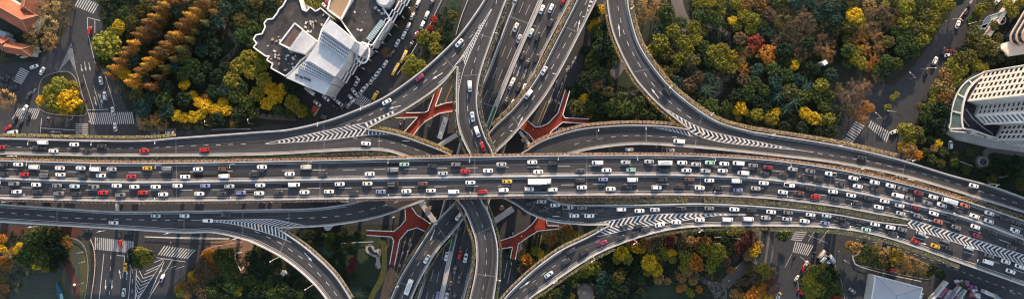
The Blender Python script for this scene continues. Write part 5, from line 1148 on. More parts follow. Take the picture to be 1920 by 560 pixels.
SPOTS = """64,125,w,20|79,133,w,60|169,58,ru,85|182,125,a,100|189,151,w,103|197,180,wu,100|212,208,w,105|216,238,w,100|54,179,k,62|47,204,w,62|53,217,k,70|28,224,k,70|37,232,k,62|14,240,r,35|25,248,wv,10|6,160,k,-15|24,164,k,0|19,145,k,-20|8,148,k,-20;the upper left junction
318,249,w,0|292,250,g,0|572,290,g,0|605,290,w,0|646,376,w,0|624,376,b,0|592,376,k,0|11,376,w,8|87,376,ku,0|24,295,wv,0|552,159,k,-35|610,220,kv,-20|1180,280,wu,0|1257,282,s,0|1050,242,w,4|1080,243,w,2|1604,316,g,-8|1622,320,w,-8|1652,327,s,-10|1687,333,w,-12|1736,349,w,-15|165,432,k,0|40,376,k,0;the surface street under the decks
810,5,k,62|800,29,w,66|792,47,w,66|783,7,w,66|773,30,w,66|765,50,w,66|757,66,w,66|745,81,w,64|780,66,q,60|771,84,k,60|722,120,w,60|710,135,w,60|735,100,n,60|697,151,w,62|705,141,w,60|685,164,w,56|669,154,w,60|664,172,w,-55|659,184,w,-50|655,196,s,50|637,194,w,-40|628,200,k,-45|611,184,w,-40|623,182,s,-40|625,175,k,-35|595,194,w,-38|679,170,w,60|616,7,r,-35|610,12,w,-40|645,199,k,45|672,180,s,60;the hotel street
1796,46,w,68|1769,96,ku,62|1753,114,wu,62|1737,136,k,70|1782,97,a,-5|1817,11,k,62|1809,26,k,62|1871,2,w,45|1782,271,wu,88|1677,247,w,20|1778,103,w,20;the street beside the apartment towers
1544,484,wv,50|1560,485,wv,-55|1553,491,w,35|1598,544,g,-38|1506,502,ru,65|1494,521,w,55|1460,554,w,65|1501,547,rp,-40|1666,469,b,80|1624,447,k,75|1676,506,rv,-12|1726,555,w,60|1512,494,w,65;the lower right junction
226,456,r,92|235,500,y,88|232,547,l,83|225,437,k,90|240,436,k,10;the lower left junction"""
SP2 = [(831, 240, 'wB', 72, zGr, 'long white bus below the bright red footbridge', 1.0), (767, 536, 'wm', 70, zR2, 'white bus with tan front on the lower slanting ramp', 1.15), (1011, 339.5, 'wT', 0, zM, 'long white box lorry in the third lane of the expressway', 1.0),
       (757, 107, 'yB', 62, zGr, 'upper orange bus parked at the hotel street kerb', .62), (742, 130, 'yB', 62, zGr, 'lower orange bus parked at the hotel street kerb', .62), (704, 179, 'yv', 62, zGr, 'yellow van beside the zebra crossing at the hotel', 1.0),
       (582, 171, 'wm', -38, zGr, 'long white minibus under the hotel white slab', .9), (222, 385, 'cm', 90, zGr, 'cream lorry glimpsed between the expressway and the lower left ramp', .75), (1540, 476, 'cm', 50, zGr, 'white minibus parked above the dense island of trees', .75),
       (304, 520, 'wp', 63, zGr, 'small white pickup truck on the lower left junction', .8)]
def bear(path, x, y):
    q = cr(path, 5); best = None
    for a, b in zip(q, q[1:]):
        d = (a[0] + b[0] - 2 * x) ** 2 + (a[1] + b[1] - 2 * y) ** 2
        if best is None or d < best[0]: best = (d, a, b)
    a, b = best[1:]; return math.atan2(-(b[1] - a[1]), b[0] - a[0])
ORD = 'first second third fourth fifth sixth seventh eighth ninth tenth eleventh twelfth thirteenth fourteenth fifteenth sixteenth seventeenth eighteenth nineteenth twentieth'.split()
ORD += ['twenty-' + o for o in ORD[:9]] + ['thirtieth'] + ['thirty-' + o for o in ORD[:9]] + ['fortieth']
USED = set()
vr = random.Random(5)
def makecar(kc, x, y, an, zf, label, group, scale=1.0):
    c, k = kc[0], (kc[1] if len(kc) > 1 else 's'); pr = PROTO[k]
    if k in PROTO_USED: o = copy_tree(pr)
    else: o = pr; PROTO_USED[k] = 1
    z = zf(x, y) + (.045 if zf is zGr else .012)
    o.location = P(x, y, z + .6); o.location.z = z
    o.rotation_euler = (0, 0, an + vr.uniform(-.012, .012))
    s = scale * vr.uniform(.985, 1.02); o.scale = (s, s, s)
    col = PC[c]; f = vr.uniform(.88, 1.1)
    for ch in (ALLKIDS[pr.name] if o is pr else o.children):
        ch.color = (min(1, col[0] * f), min(1, col[1] * f), min(1, col[2] * f), 1)
    tag(o, label, CATN[k], group); return o
def labelled(items, where, vertical):
    """items: (x, y, code); gives each one a label that singles it out by its neighbours, else by its rank"""
    idx = sorted(range(len(items)), key=lambda i: items[i][1] if vertical else items[i][0])
    nm = [f"{CN[items[i][2][0]]} {KN[items[i][2][1] if len(items[i][2]) > 1 else 's']}" for i in range(len(items))]
    L = {}
    for r, i in enumerate(idx):
        if 0 < r < len(idx) - 1:
            a, b = items[idx[r - 1]][2], items[idx[r + 1]][2]
            na, nb = nm[idx[r - 1]], nm[idx[r + 1]]
            L[i] = f"{nm[i]} between a {na} and a {nb}, {where}"
        else: L[i] = f"{nm[i]}, {('topmost' if vertical else 'leftmost') if r == 0 else ('lowest' if vertical else 'rightmost')} {'vehicle'} in the {where}" if not where.startswith('in ') else f"{nm[i]}, {('topmost' if vertical else 'leftmost') if r == 0 else ('lowest' if vertical else 'rightmost')} {where}"
    if len(items) == 1: L[0] = f"lone {nm[0]} {where}"
    for i in idx:
        same = [j for j in idx if nm[j] == nm[i]]
        if len(same) == 1 and len(items) > 1: L[i] = f"only {nm[i]} {where}"
        elif list(L.values()).count(L[i]) > 1 or len(L[i].split()) > 16:
            rk = same.index(i); L[i] = f"{ORD[rk]} {nm[i]} from the {'top' if vertical else 'left'} {where}"
    return [L[i] for i in range(len(items))]
VERT = ('curved deck above the expressway', 'slanting ramp', 'left half of the sunken carriageway', 'right half of the sunken carriageway', 'single ramp beside the wooded park')
for nme, (path, zf, rev, data, grp) in LANES.items():
    items = []
    for t in data.split():
        x, y, k = t.split(','); items.append((float(x), float(y), k))
    lbs = labelled(items, ('on the ' if 'lane' not in nme else 'in the ') + nme, nme in VERT)
    for (x, y, k), lb in zip(items, lbs):
        z_ = (lambda px, py: Z_M) if (zf is zD and x > 1690) else zf
        if nme.startswith('ramp beside'): z_ = zB
        makecar(k, x, y, bear(path, x, y) + (math.pi if rev else 0), z_, lb, grp)
for row in SPOTS.split('\n'):
    body, where = row.split(';'); items = []; an = []
    for t in body.split('|'):
        x, y, k, a = t.split(','); items.append((float(x), float(y), k)); an.append(float(a))
    for (x, y, k), a, lb in zip(items, an, labelled(items, 'on ' + where, False)):
        makecar(k, x, y, math.radians(a), zGr, lb, 'vehicles on ' + where, .72 if x in (1494, 1501, 1506, 1512) else .94)
for x, y, k, a, zf, lb, sc in SP2: makecar(k, x, y, math.radians(a), zf, lb, None, sc)
for k in PROTO:
    if k not in PROTO_USED: print('unused', k)

# ------------------------------------------------------------------ motor scooters and people on the crossings
def person_mesh():
    import bmesh
    me = bpy.data.meshes.new('person'); V = [(0, 0, .95), (0, 0, 1.15), (0, 0, 1.38), (0, .0, 1.5), (.02, 0, 1.62), (.02, 0, 1.74), (.02, .19, 1.40), (.05, .25, 1.15), (.14, .24, .95), (.02, -.19, 1.40), (-.05, -.25, 1.15), (.05, -.25, .93), (0, .1, .9), (.12, .11, .5), (.05, .11, .08), (.18, .11, .05), (0, -.1, .9), (-.08, -.11, .5), (-.2, -.11, .10), (-.08, -.11, .06)]
    Ed = [(0, 1), (1, 2), (2, 3), (3, 4), (4, 5), (2, 6), (6, 7), (7, 8), (2, 9), (9, 10), (10, 11), (0, 12), (12, 13), (13, 14), (14, 15), (0, 16), (16, 17), (17, 18), (18, 19)]
    R = [.15, .14, .15, .06, .10, .09, .07, .05, .04, .07, .05, .04, .09, .065, .045, .04, .09, .065, .045, .04]
    me.from_pydata(V, Ed, []); o = bpy.data.objects.new('person', me); COL.objects.link(o)
    m1 = o.modifiers.new('skin', 'SKIN'); 
    for i, r in enumerate(R): me.skin_vertices[0].data[i].radius = (r, r * (1.25 if i in (0, 1, 2) else 1)) if False else (r, r)
    me.skin_vertices[0].data[0].use_root = True
    o.modifiers.new('sub', 'SUBSURF').levels = 1
    dg = bpy.context.evaluated_depsgraph_get(); me2 = bpy.data.meshes.new_from_object(o.evaluated_get(dg)); bpy.data.objects.remove(o)
    me2.materials.clear(); me2.materials.append(mat('skin', (.45, .28, .2), .6)); return me2
try:
    PM = person_mesh()
except Exception as ex:
    print('skin failed', ex); PM = None
def person(x, y, rz, coat, label, group, z=.05, cname='coat', on=None):
    o = bpy.data.objects.new('person', PM); COL.objects.link(o); o.location = P(x, y, z) if on is None else on; o.rotation_euler.z = rz
    cm = person.coat
    if cm is None:
        b = MB(); b.tube([(0, 0, .62), (0, 0, .95), (0, 0, 1.2), (0, 0, 1.42), (0, 0, 1.52)], [.24, .22, .2, .21, .09], 10); b.tube([(.02, .2, 1.42), (.06, .27, 1.15), (.14, .26, .98)], [.1, .085, .06], 8); b.tube([(.02, -.2, 1.42), (-.04, -.27, 1.15), (.05, -.27, .96)], [.1, .085, .06], 8)
        c = b.build('coat', CLOTH, o); h = MB(); h.tube([(.01, 0, 1.66), (.0, 0, 1.76), (0, 0, 1.83)], [.115, .12, .05], 10); hh = h.build('hair', mat('black_hair', (.02, .015, .012), .6), o)
        l = MB(); l.tube([(0, .1, .95), (.12, .11, .5), (.05, .11, .12)], [.115, .085, .06], 8); l.tube([(0, -.1, .95), (-.08, -.11, .5), (-.19, -.11, .14)], [.115, .085, .06], 8); ll = l.build('trousers', mat('dark_trousers', (.03, .03, .05), .9), o)
        person.coat = (c.data, hh.data, ll.data)
    else:
        c = bpy.data.objects.new('coat', cm[0]); hh = bpy.data.objects.new('hair', cm[1]); ll = bpy.data.objects.new('trousers', cm[2])
        for q in (c, hh, ll): COL.objects.link(q); q.parent = o
    c.color = (*coat, 1); tag(o, label, 'person', group); return o
person.coat = None
if PM:
    who = [(185, 452, 'black', 'left zebra crossing below the ramp'), (192, 457, 'grey', 'left zebra crossing below the ramp'), (170, 228, 'white', 'striped crossing below the tree island'), (154, 245, 'red', 'small crossing under the tree island'), (152, 250, 'black', 'small crossing under the tree island'), (186, 212, 'black', 'striped crossing below the tree island'),
           (1628, 243, 'black', 'right zebra crossing beside the wooded park'), (1656, 248, 'black', 'second zebra crossing beside the wooded park'), (1487, 480, 'black', 'crossing of the lower right junction'), (1571, 470, 'grey', 'lower right junction pavement'), (1583, 473, 'black', 'lower right junction pavement'),
           (322, 454, 'grey', 'long crossing below the ramp bend'), (352, 470, 'black', 'long crossing below the ramp bend'), (978, 442, 'white', 'dark red footbridge'), (950, 453, 'grey', 'dark red footbridge'), (1000, 243, 'white', 'red footbridge beside the arching ramp'), (812, 218, 'black', 'bright red footbridge'), (1366, 525, 'white', 'foot of the striped steps')]
    cols = {'black': (.03, .03, .035), 'grey': (.3, .3, .32), 'white': (.75, .75, .75), 'red': (.5, .04, .03)}; cnt = {}
    for x, y, c, wh in who:
        cnt[(c, wh)] = cnt.get((c, wh), 0) + 1
        z = 5.0 if 'footbridge' in wh else .05
        if wh.startswith('foot of'): z = .28
        person(x, y, vr.random() * 6.28, cols[c], f"person in a {c} coat walking on the {wh}" + ('' if cnt[(c, wh)] == 1 else ', the one further along'), 'pedestrians', z)
def scooter():
    r = empty('motor_scooter', (0, 0, 0)); b = MB(); b.tube([(-.75, 0, .5), (-.4, 0, .62), (.1, 0, .35), (.45, 0, .45), (.62, 0, .95)], [.14, .2, .17, .12, .07], 8); b.build('body', CAR, r)
    for x in (-.62, .68): w = MB(); w.tube([(x, -.06, .26), (x, .06, .26)], [.26, .26], 10); w.build('wheel', TYRE, r)
    w = MB(); w.bar((.6, -.32, 1.0), (.6, .32, 1.0), .06); w.build('handlebar', TYRE, r); w = MB(); w.box((-.4, 0, .8), (.6, .26, .1)); w.build('seat', TYRE, r); return r
SW = ['just above the white car at the left zebra crossing', 'by the street corner right of the tiled houses', 'against the pink garden wall of the corner house', 'at the kerb below the tan trees', 'under the right edge of the tan trees, upper of two', 'under the right edge of the tan trees, lower of two',
      'on the right kerb of the tree island, near its top', 'on the right kerb of the tree island, halfway down', 'at the lower right tip of the tree island', 'on the pavement below the tree island, right one', 'on the pavement below the tree island, left one', 'at the bottom kerb of the tree island beside the small crossing',
      'at the left end of the crossing below the left ramp', 'beside the lawn corner under the left ramp, left one', 'beside the lawn corner under the left ramp, right one', 'right of the lower junction zebra crossing, upper one', 'right of the lower junction zebra crossing, lower one', 'in the tower street near the top lamp',
      'in the tower street near the paired zebra crossings', 'in the tower street close to the top edge', 'under the left arm of the bright red footbridge, lower one', 'under the left arm of the bright red footbridge, upper one', 'on the sunken carriageway beside its green median', 'left of the lower junction zebra crossing']
sc0 = scooter(); ALLKIDS[sc0.name] = list(sc0.children); first = True
sitems = [(66, 121, 'k'), (72, 116, 'k'), (40, 104, 'k'), (84, 95, 'k'), (100, 72, 'k'), (102, 88, 'k'), (155, 155, 'k'), (160, 188, 'r'), (172, 203, 'k'), (137, 221, 'w'), (92, 221, 'w'), (135, 225, 'w'), (185, 445, 'k'), (150, 440, 'k'), (157, 437, 'k'), (1527, 472, 'w'), (1523, 480, 'w'), (1750, 34, 'k'), (1690, 238, 'k'), (1745, 20, 'k'), (752, 232, 'w'), (750, 228, 'w'), (942, 219, 'w'), (1490, 478, 'k'), (173, 300, 'w')]
for i, (x, y, c) in enumerate(sitems[:-1]):
    o = sc0 if first else copy_tree(sc0); first = False
    zz_ = Z_N + .012 if (x, y) == (942, 219) else .045
    o.location = P(x, y, zz_); o.rotation_euler.z = vr.random() * 6.28
    for ch in (ALLKIDS[sc0.name] if o is sc0 else o.children): ch.color = (*PC[c], 1)
    wh = SW[i]; tag(o, f"small {CN[c]} motor scooter {wh}", 'scooter', 'motor scooters')

# ------------------------------------------------------------------ street lamps
def lamp(L=1.6, h=8.5, double=False):
    r = empty('street_lamp', (0, 0, 0)); b = MB(); b.tube([(0, 0, 0), (0, 0, h * .6), (0, 0, h)], [.14, .10, .08], 8); b.build('pole', METAL, r)
    for s in ((1, -1) if double else (1,)):
        b = MB(); b.tube([(0, 0, h - .1), (s * L * .5, 0, h + .35), (s * L, 0, h + .45)], [.08, .07, .06], 6); b.build('arm', METAL, r)
        b = MB(); b.box((s * (L + .35), 0, h + .38), (1.0, .42, .16)); b.build('lamp_head', WHITE, r)
    return r
lp = {1: lamp(), 3: lamp(5.0, 7.5)}
for o_ in lp.values(): ALLKIDS[o_.name] = list(o_.children)
lu = {}
def spot(x, y, zf, rz, kind, label, s=1.0):
    o = lp[kind]
    if kind in lu: o = copy_tree(lp[kind])
    lu[kind] = 1; z = zf(x, y); o.location = P(x, y, z); o.rotation_euler.z = math.radians(rz); o.scale = (s, s, s); tag(o, label, 'street lamp', 'street lamps')
def lamps(pts, zf, rz, where, kind=1, s=.8, vert=False):
    for i, (x, y) in enumerate(pts):
        d = rz(x, y) if callable(rz) else rz
        spot(x, y, zf, d, kind, (f"{ORD[i]} street lamp from the {'top' if vert else 'left'} on the {where}").replace('from the left on the', 'from left,').replace('from the top on the', 'from top,') if len(pts) > 1 else f"lone street lamp on the {where}", s)
lamps([(72, 264), (188, 265), (305, 262), (603, 230), (682, 200)], zA, -90, 'upper edge of the upper left ramp')
lamps([(67, 303), (185, 306), (304, 308), (441, 307), (585, 304), (732, 299), (882, 297), (1045, 293), (1191, 293), (1334, 295), (1473, 305), (1600, 326)], zM, -90, 'upper edge of the expressway', s=.7)
lamps([(63, 368), (303, 375), (443, 374), (733, 369), (883, 364), (1190, 361), (1333, 363), (1466, 371), (1584, 385)], zM, 90, 'lower edge of the expressway', s=.7)
lamps([(72, 423), (199, 431), (322, 435), (446, 445), (524, 481), (588, 532)], zG, lambda x, y: 15 if x < 450 else -150, 'outer edge of the lower left ramp', s=.9)
lamps([(1184, 18), (1254, 163), (1330, 213), (1443, 252), (1567, 272), (1700, 299), (1853, 344)], zF, lambda x, y: -140 if x < 1400 else 195, 'park side edge of the single ramp', s=.9)
lamps([(1119, 239), (1206, 236)], zC, -90, 'outer edge of the arching ramp', s=.8)
lamps([(1043, 520), (1112, 481), (1189, 449), (1309, 427), (1577, 428), (1664, 446), (1810, 489), (1896, 522)], zE, lambda x, y: -150 if x < 1400 else 80, 'outer edge of the rising ramp and joined lanes', s=.9)
lamps([(925, 67), (932, 520)], zA, 0, 'right edge of the curved deck', vert=True)
lamps([(816, 418), (745, 533)], zR2, 20, 'left edge of the lower slanting ramp', vert=True)
lamps([(1097, 38), (1042, 142), (964, 247)], zR2, 170, 'right edge of the upper slanting ramp', vert=True)
lamps([(1789, 403), (1898, 438)], zM, 160, 'central barrier at the right', kind=3, s=.9)
lamps([(1772, 40), (1817, 45), (1726, 130), (1705, 148), (1668, 210), (1642, 222)], zGr, lambda x, y: {1772: 0, 1817: 195, 1726: 0, 1705: 140, 1668: 175, 1642: 140}[x], 'street beside the apartment towers', kind=3, s=.75)
lamps([(330, 498), (340, 500)], zGr, lambda x, y: 200 if x == 330 else 20, 'lower left junction', kind=3, s=.9)
lamps([(154, 472), (158, 490), (156, 529)], zGr, 15, 'curving street edge beside the worn lawn', kind=3, s=.6, vert=True)
lamps([(1513, 492), (1585, 490), (1892, 547), (1862, 555)], zGr, lambda x, y: 150, 'streets of the lower right corner', kind=3, s=.6)
lamps([(476, 232), (397, 235)], zGr, 90, 'verge above the upper left ramp', kind=1, s=.9)
for o_ in lp.values():
    assert o_.get('label')
# ------------------------------------------------------------------ trees
def crown_mesh(seed, kind):
    rng = random.Random(seed); b = MB()
    def leaf(p, n, s):
        n = (n + Vector((rng.gauss(0, .45), rng.gauss(0, .45), rng.gauss(0, .45)))).normalized()
        a = n.cross(Vector((rng.gauss(0, 1), rng.gauss(0, 1), rng.gauss(0, 1)))).normalized(); c = n.cross(a)
        s *= rng.uniform(.6, 1.35); b.poly([p - a * s - c * s * .7, p + a * s - c * s * .5, p + a * s * .8 + c * s * .7, p - a * s * .7 + c * s * .6])
    if kind == 'broad':                                  # unit radius crown, many puffs of leaves on limbs
        puffs = []
        for i in range(40):
            for _ in range(20):
                a = rng.random() * 6.283; r = math.sqrt(rng.random()) * .78; z = .55 * math.sqrt(max(0, 1 - r * r)) * rng.uniform(.5, 1) + rng.uniform(-.1, .08)
                c = Vector((math.cos(a) * r, math.sin(a) * r, z))
                if all((c - q[0]).length > .20 for q in puffs): break
            puffs.append((c, rng.uniform(.14, .26)))
        for c, r in puffs:
            for _ in range(54):
                n = Vector((rng.gauss(0, 1), rng.gauss(0, 1), rng.gauss(.35, 1))).normalized()
                leaf(c + Vector((n.x, n.y, n.z * .8)) * r * rng.uniform(.75, 1.08), n, .050)
    elif kind == 'thin':                                 # feathery half bare crown
        for i in range(34):
            a = rng.random() * 6.283; r = math.sqrt(rng.random()) * .92; c = Vector((math.cos(a) * r, math.sin(a) * r, .62 * math.sqrt(1 - r * r * .9) * rng.uniform(.35, 1)))
            for _ in range(24):
                d = Vector((rng.gauss(0, .10), rng.gauss(0, .10), rng.gauss(0, .08))); leaf(c + d + c.normalized() * rng.uniform(-.12, .1), Vector((0, 0, 1)) + c, .036)
    elif kind == 'cone':                                 # dawn redwood: tiers of drooping sprays, unit height from z=0
        for t in range(17):
            z = t / 17; R = .30 * (1 - z) ** .8 + .02; nb = int(5 + 9 * (1 - z)); o0 = rng.random() * 6
            for k in range(nb):
                a = o0 + k * 6.283 / nb + rng.uniform(-.25, .25); rr = R * rng.uniform(.75, 1.15)
                for q in range(9):
                    s = (q + 1) / 9; p = Vector((math.cos(a) * rr * s, math.sin(a) * rr * s, z - .05 * s + rng.uniform(-.012, .012)))
                    p += Vector((rng.gauss(0, .012), rng.gauss(0, .012), 0)); leaf(p, Vector((math.cos(a) * .5, math.sin(a) * .5, 1)), .021)
    elif kind == 'palm':
        for k in range(26):
            a = k * 2.4 + rng.uniform(-.2, .2); el = rng.uniform(-.1, .9)
            for q in range(9):
                s = q / 8; r = s * math.cos(el * (1 - s * .6)); p = Vector((math.cos(a) * r, math.sin(a) * r, .35 * math.sin(el) + .3 * s * math.sin(el) - .45 * s * s))
                d = Vector((math.cos(a), math.sin(a), 0)); u = Vector((-d.y, d.x, 0)); w = .07 * (1 - s * .7)
                for sg in (-1, 1): b.poly([p, p + d * .10, p + d * .08 + u * sg * w * 1.7 - Vector((0, 0, .02)), p + u * sg * w - Vector((0, 0, .02))])
    me = b.build('crown', LEAF).data; o = [o for o in COL.objects if o.data == me][0]; bpy.data.objects.remove(o); return me
def trunk_mesh(seed, kind):
    rng = random.Random(seed); b = MB()
    if kind == 'cone': b.tube([(0, 0, -.28), (0, 0, 0), (0, 0, .5), (0, 0, .97)], [.024, .018, .011, .002], 7)
    elif kind == 'palm': b.tube([(0, 0, -1.7), (.03, 0, -.8), (0, 0, .1)], [.08, .06, .06], 7)
    else:
        b.tube([(0, 0, -1.35), (.02, .01, -.7), (0, 0, -.25)], [.085, .06, .05], 8)
        for k in range(6):
            a = k * 1.047 + rng.uniform(-.3, .3); r = rng.uniform(.45, .7); b.tube([(0, 0, -.35 + .03 * k), (math.cos(a) * r * .45, math.sin(a) * r * .45, .0), (math.cos(a) * r, math.sin(a) * r, .3)], [.04, .026, .008], 5)
            if kind == 'thin':
                for q in range(3):
                    a2 = a + rng.uniform(-.6, .6); b.tube([(math.cos(a) * r * .45, math.sin(a) * r * .45, 0), (math.cos(a2) * .85, math.sin(a2) * .85, .28)], [.018, .004], 4)
    o = b.build('trunk', BARK, smooth=True); me = o.data; bpy.data.objects.remove(o); return me
CM = {k: [crown_mesh(100 + i * 7 + len(k), k) for i in range(n)] for k, n in (('broad', 6), ('thin', 4), ('cone', 3), ('palm', 2))}
TM = {k: [trunk_mesh(i + 5, k) for i in range(n)] for k, n in (('broad', 3), ('thin', 2), ('cone', 1), ('palm', 1))}
TC = {'y': (.56, .37, .02), 'yg': (.20, .19, .028), 'g': (.055, .082, .024), 'd': (.022, .040, .020), 't': (.032, .066, .048), 'o': (.38, .16, .025), 'ob': (.21, .11, .035), 'b': (.11, .078, .045), 'tan': (.28, .18, .065), 'r': (.34, .05, .03), 'ol': (.105, .10, .030), 'dr': (.11, .03, .028), 'cb': (.18, .095, .03), 'cy': (.36, .19, .03)}
TN = {'y': 'golden yellow', 'yg': 'yellow green', 'g': 'mid green', 'd': 'dark green', 't': 'blue green', 'o': 'orange', 'ob': 'rusty orange', 'b': 'dull brown', 'tan': 'tan', 'r': 'red', 'ol': 'olive', 'dr': 'dark red', 'cb': 'rusty brown', 'cy': 'golden brown'}
TREES = []
def T_(s, kind='broad', h=None):
    for t in s.split():
        q = t.split(','); TREES.append((float(q[0]), float(q[1]), float(q[2]), q[3], kind, h))
T_("112,160,17,yg 130,188,20,y 103,192,16,yg 76,188,9,y 135,165,13,yg 92,172,13,yg 145,198,12,yg 118,204,12,y 200,85,24,yg 192,112,14,g 183,78,12,g 212,62,13,yg 222,50,12,y 232,138,12,y")
T_("72,20,15,tan 60,62,15,tan 90,48,17,tan 104,18,15,tan 126,12,13,b 92,78,14,tan 60,84,12,ol 118,45,13,b 80,5,12,ob 10,186,17,tan 30,30,9,ol 32,52,9,t 15,45,9,t 2,105,9,ol", 'thin')
cr_ = random.Random(8)
for (x0, y0, x1, y1, n_, pal_, hh_) in ((198, 136, 306, -6, 13, ('cb', 'cy', 'cb'), 18), (236, 154, 374, -4, 16, ('cb', 'cy'), 19), (272, 160, 392, 20, 9, ('b', 'ol', 'cb'), 15), (244, 92, 330, -4, 6, ('b',), 12)):
    for k in range(n_):
        t_ = k / (n_ - 1); TREES.append((lerp(x0, x1, t_) + cr_.uniform(-3, 3), lerp(y0, y1, t_) + cr_.uniform(-3, 3), cr_.uniform(8.5, 11), pal_[cr_.randrange(len(pal_))], 'cone', hh_ * cr_.uniform(.88, 1.1)))
T_("248,38,12,ol 262,20,12,ol 276,6,12,ol 234,24,12,g 206,10,14,d 190,0,10,g 222,2,12,d", 'broad')
T_("311,132,8,yg 345,158,10,y 330,216,11,y 345,221,10,y 361,219,11,y 377,214,10,y 372,192,10,y 388,200,12,y 402,206,11,y 414,200,10,y 425,207,10,y 418,191,9,y 362,178,8,y 384,184,8,o")
T_("435,150,15,yg 447,124,15,yg 465,108,14,yg 470,135,14,yg 440,180,13,g 452,165,13,g 490,122,13,yg 486,100,10,yg 494,150,14,yg 506,166,13,y 516,182,13,y 500,194,12,y 528,168,11,y 482,176,13,yg 548,192,14,yg 565,208,12,yg 545,212,11,g 577,214,10,g 520,206,11,g 590,3,14,yg 572,-3,11,yg 556,150,8,g 505,10,13,d 498,36,11,g 487,55,9,g")
T_("268,232,11,tan 284,226,10,tan 300,230,12,tan 296,216,8,tan 275,238,9,ol 438,231,8,tan 352,232,9,ol 372,236,9,g 392,228,8,ol", 'thin')
T_("814,37,7,r 806,53,6,r 819,46,6,g 823,57,6,ol 793,70,13,yg 817,70,10,yg 816,92,12,yg 803,86,10,g 771,115,12,yg 788,124,12,yg 763,131,11,yg 775,134,10,yg 841,48,11,d 848,30,10,ol 838,75,10,d")
T_("851,9,11,t", 'palm'); T_("773,22,8,b 750,48,8,b 724,98,8,ob 690,132,6,b", 'thin')
T_("1116,40,9,y 1127,18,9,y 1110,52,8,y 1120,60,12,g 1137,46,12,d 1130,90,19,d 1112,112,14,g 1118,92,9,yg 1106,120,9,yg 1147,75,14,d 1098,95,10,d 1085,203,15,ol 1103,200,15,g 1090,192,9,y 1075,198,11,g 1104,214,9,yg 1098,184,9,y 1150,202,17,g 1176,205,15,g 1198,194,13,g 1140,218,10,d 1210,212,12,g 1230,200,12,g 1215,190,12,d 1240,225,10,d 1180,225,10,d 1205,228,9,d 1145,150,9,d 1070,170,9,d 1000,240,1,d")
T_("1118,158,11,tan 1141,172,10,ol", 'thin')
T_("1215,12,17,tan 1237,6,13,tan 1204,32,13,tan 1227,28,12,tan 1200,55,9,b", 'thin')
T_("1238,80,16,yg 1262,60,14,yg 1280,78,13,yg 1300,52,13,yg 1224,95,12,yg 1250,102,13,ol 1274,112,12,yg 1303,72,13,yg 1290,92,12,yg 1316,60,10,ol 1266,128,10,ol 1284,86,10,y 1230,115,9,g 1337,98,13,yg 1355,94,13,yg 1330,114,11,g 1352,118,13,yg 1372,106,12,yg 1385,95,10,ol 1372,128,11,yg 1390,112,9,tan 1345,108,9,yg 1310,30,12,g 1332,32,13,g 1352,22,9,yg 1346,40,12,g 1374,38,9,y 1383,48,9,yg 1395,30,12,yg 1412,38,13,yg 1408,54,11,yg 1390,18,7,y 1310,5,11,yg 1330,4,12,yg 1350,3,11,yg 1378,4,11,yg 1430,48,11,g 1400,8,12,ob 1425,10,13,ob 1440,25,12,b 1425,62,10,t 1445,62,10,t")
T_("1417,77,12,r 1402,97,11,ob 1432,100,13,o 1397,128,10,o 1448,92,11,o 1442,112,11,o 1380,122,9,ob 1412,92,8,r", 'thin')
T_("1325,168,16,t 1345,158,12,t 1490,190,17,t 1460,180,15,t 1475,205,14,t 1513,162,14,t", 'palm')
T_("1388,200,12,y 1396,208,8,y 1381,208,8,y 1404,213,7,yg 1385,220,7,yg 1335,198,14,g 1362,202,13,g 1345,215,10,g 1318,190,10,g 1305,172,8,g 1420,130,12,t 1415,155,13,g 1432,170,12,g 1420,190,12,d 1420,215,12,yg 1437,205,12,d 1446,222,13,yg 1455,210,9,y 1410,232,9,d 1470,238,11,d 1395,150,12,b")
T_("1490,45,17,b 1512,40,15,b 1468,42,14,ol 1452,30,13,b 1475,15,13,b 1500,22,12,b 1545,70,12,b 1553,95,13,ob 1535,92,12,b 1550,112,10,ob 1495,75,13,b 1475,68,13,b 1458,78,11,b 1505,100,13,b 1520,60,11,b 1560,80,9,b 1620,60,13,ob 1645,70,12,ob 1650,92,12,ob 1638,52,12,b 1655,22,13,b 1668,38,12,b 1632,12,12,tan 1612,78,10,o 1624,92,11,o 1640,110,10,o 1630,125,9,o 1622,55,8,tan 1632,30,11,b", 'thin')
T_("1550,14,14,t 1565,32,13,t 1535,28,12,t 1575,12,13,t 1582,38,11,t 1520,5,11,t 1602,30,15,y 1612,42,12,yg 1592,50,13,ol 1608,22,8,y 1590,95,13,g 1602,110,12,yg 1615,118,12,yg 1590,118,10,g 1607,95,10,yg 1490,122,9,y 1497,112,8,yg 1480,118,9,g 1515,125,10,d 1530,130,10,d 1475,140,12,g 1450,130,13,g 1455,155,14,t 1495,150,12,t 1540,160,13,yg 1555,180,12,g 1530,180,12,g 1546,200,12,g 1525,222,13,y 1510,212,12,y 1540,224,11,yg 1555,222,12,yg 1565,208,11,d 1560,245,12,d 1535,248,11,d 1505,240,12,d 1570,228,10,d 1485,225,9,d 1660,8,8,yg 1590,75,10,ol 1680,120,13,g 1662,115,12,g 1660,135,11,d 1643,132,9,g 1690,95,12,g")
T_("1597,190,16,b 1612,176,14,b 1590,205,12,b 1605,210,12,ob 1582,180,12,b 1622,200,11,o 1630,205,10,o 1620,222,9,o 1600,160,12,b 1625,160,11,ob 1645,145,9,ob 1570,165,10,b", 'thin')
T_("1665,202,7,yg 1674,184,6,yg 1682,178,6,yg 1700,12,15,yg 1722,8,13,g 1740,5,12,ol 1760,8,13,yg 1780,10,12,yg 1698,40,14,yg 1715,32,12,g 1735,30,14,ol 1752,28,12,yg 1768,28,11,ol 1705,58,13,g 1722,55,14,ol 1742,50,12,yg 1755,45,9,yg 1692,72,12,g 1710,80,14,g 1728,75,13,yg 1738,70,9,yg 1682,58,11,g 1700,100,12,d 1715,98,10,g 1688,20,10,tan 1684,38,9,ob 1748,60,8,ol")
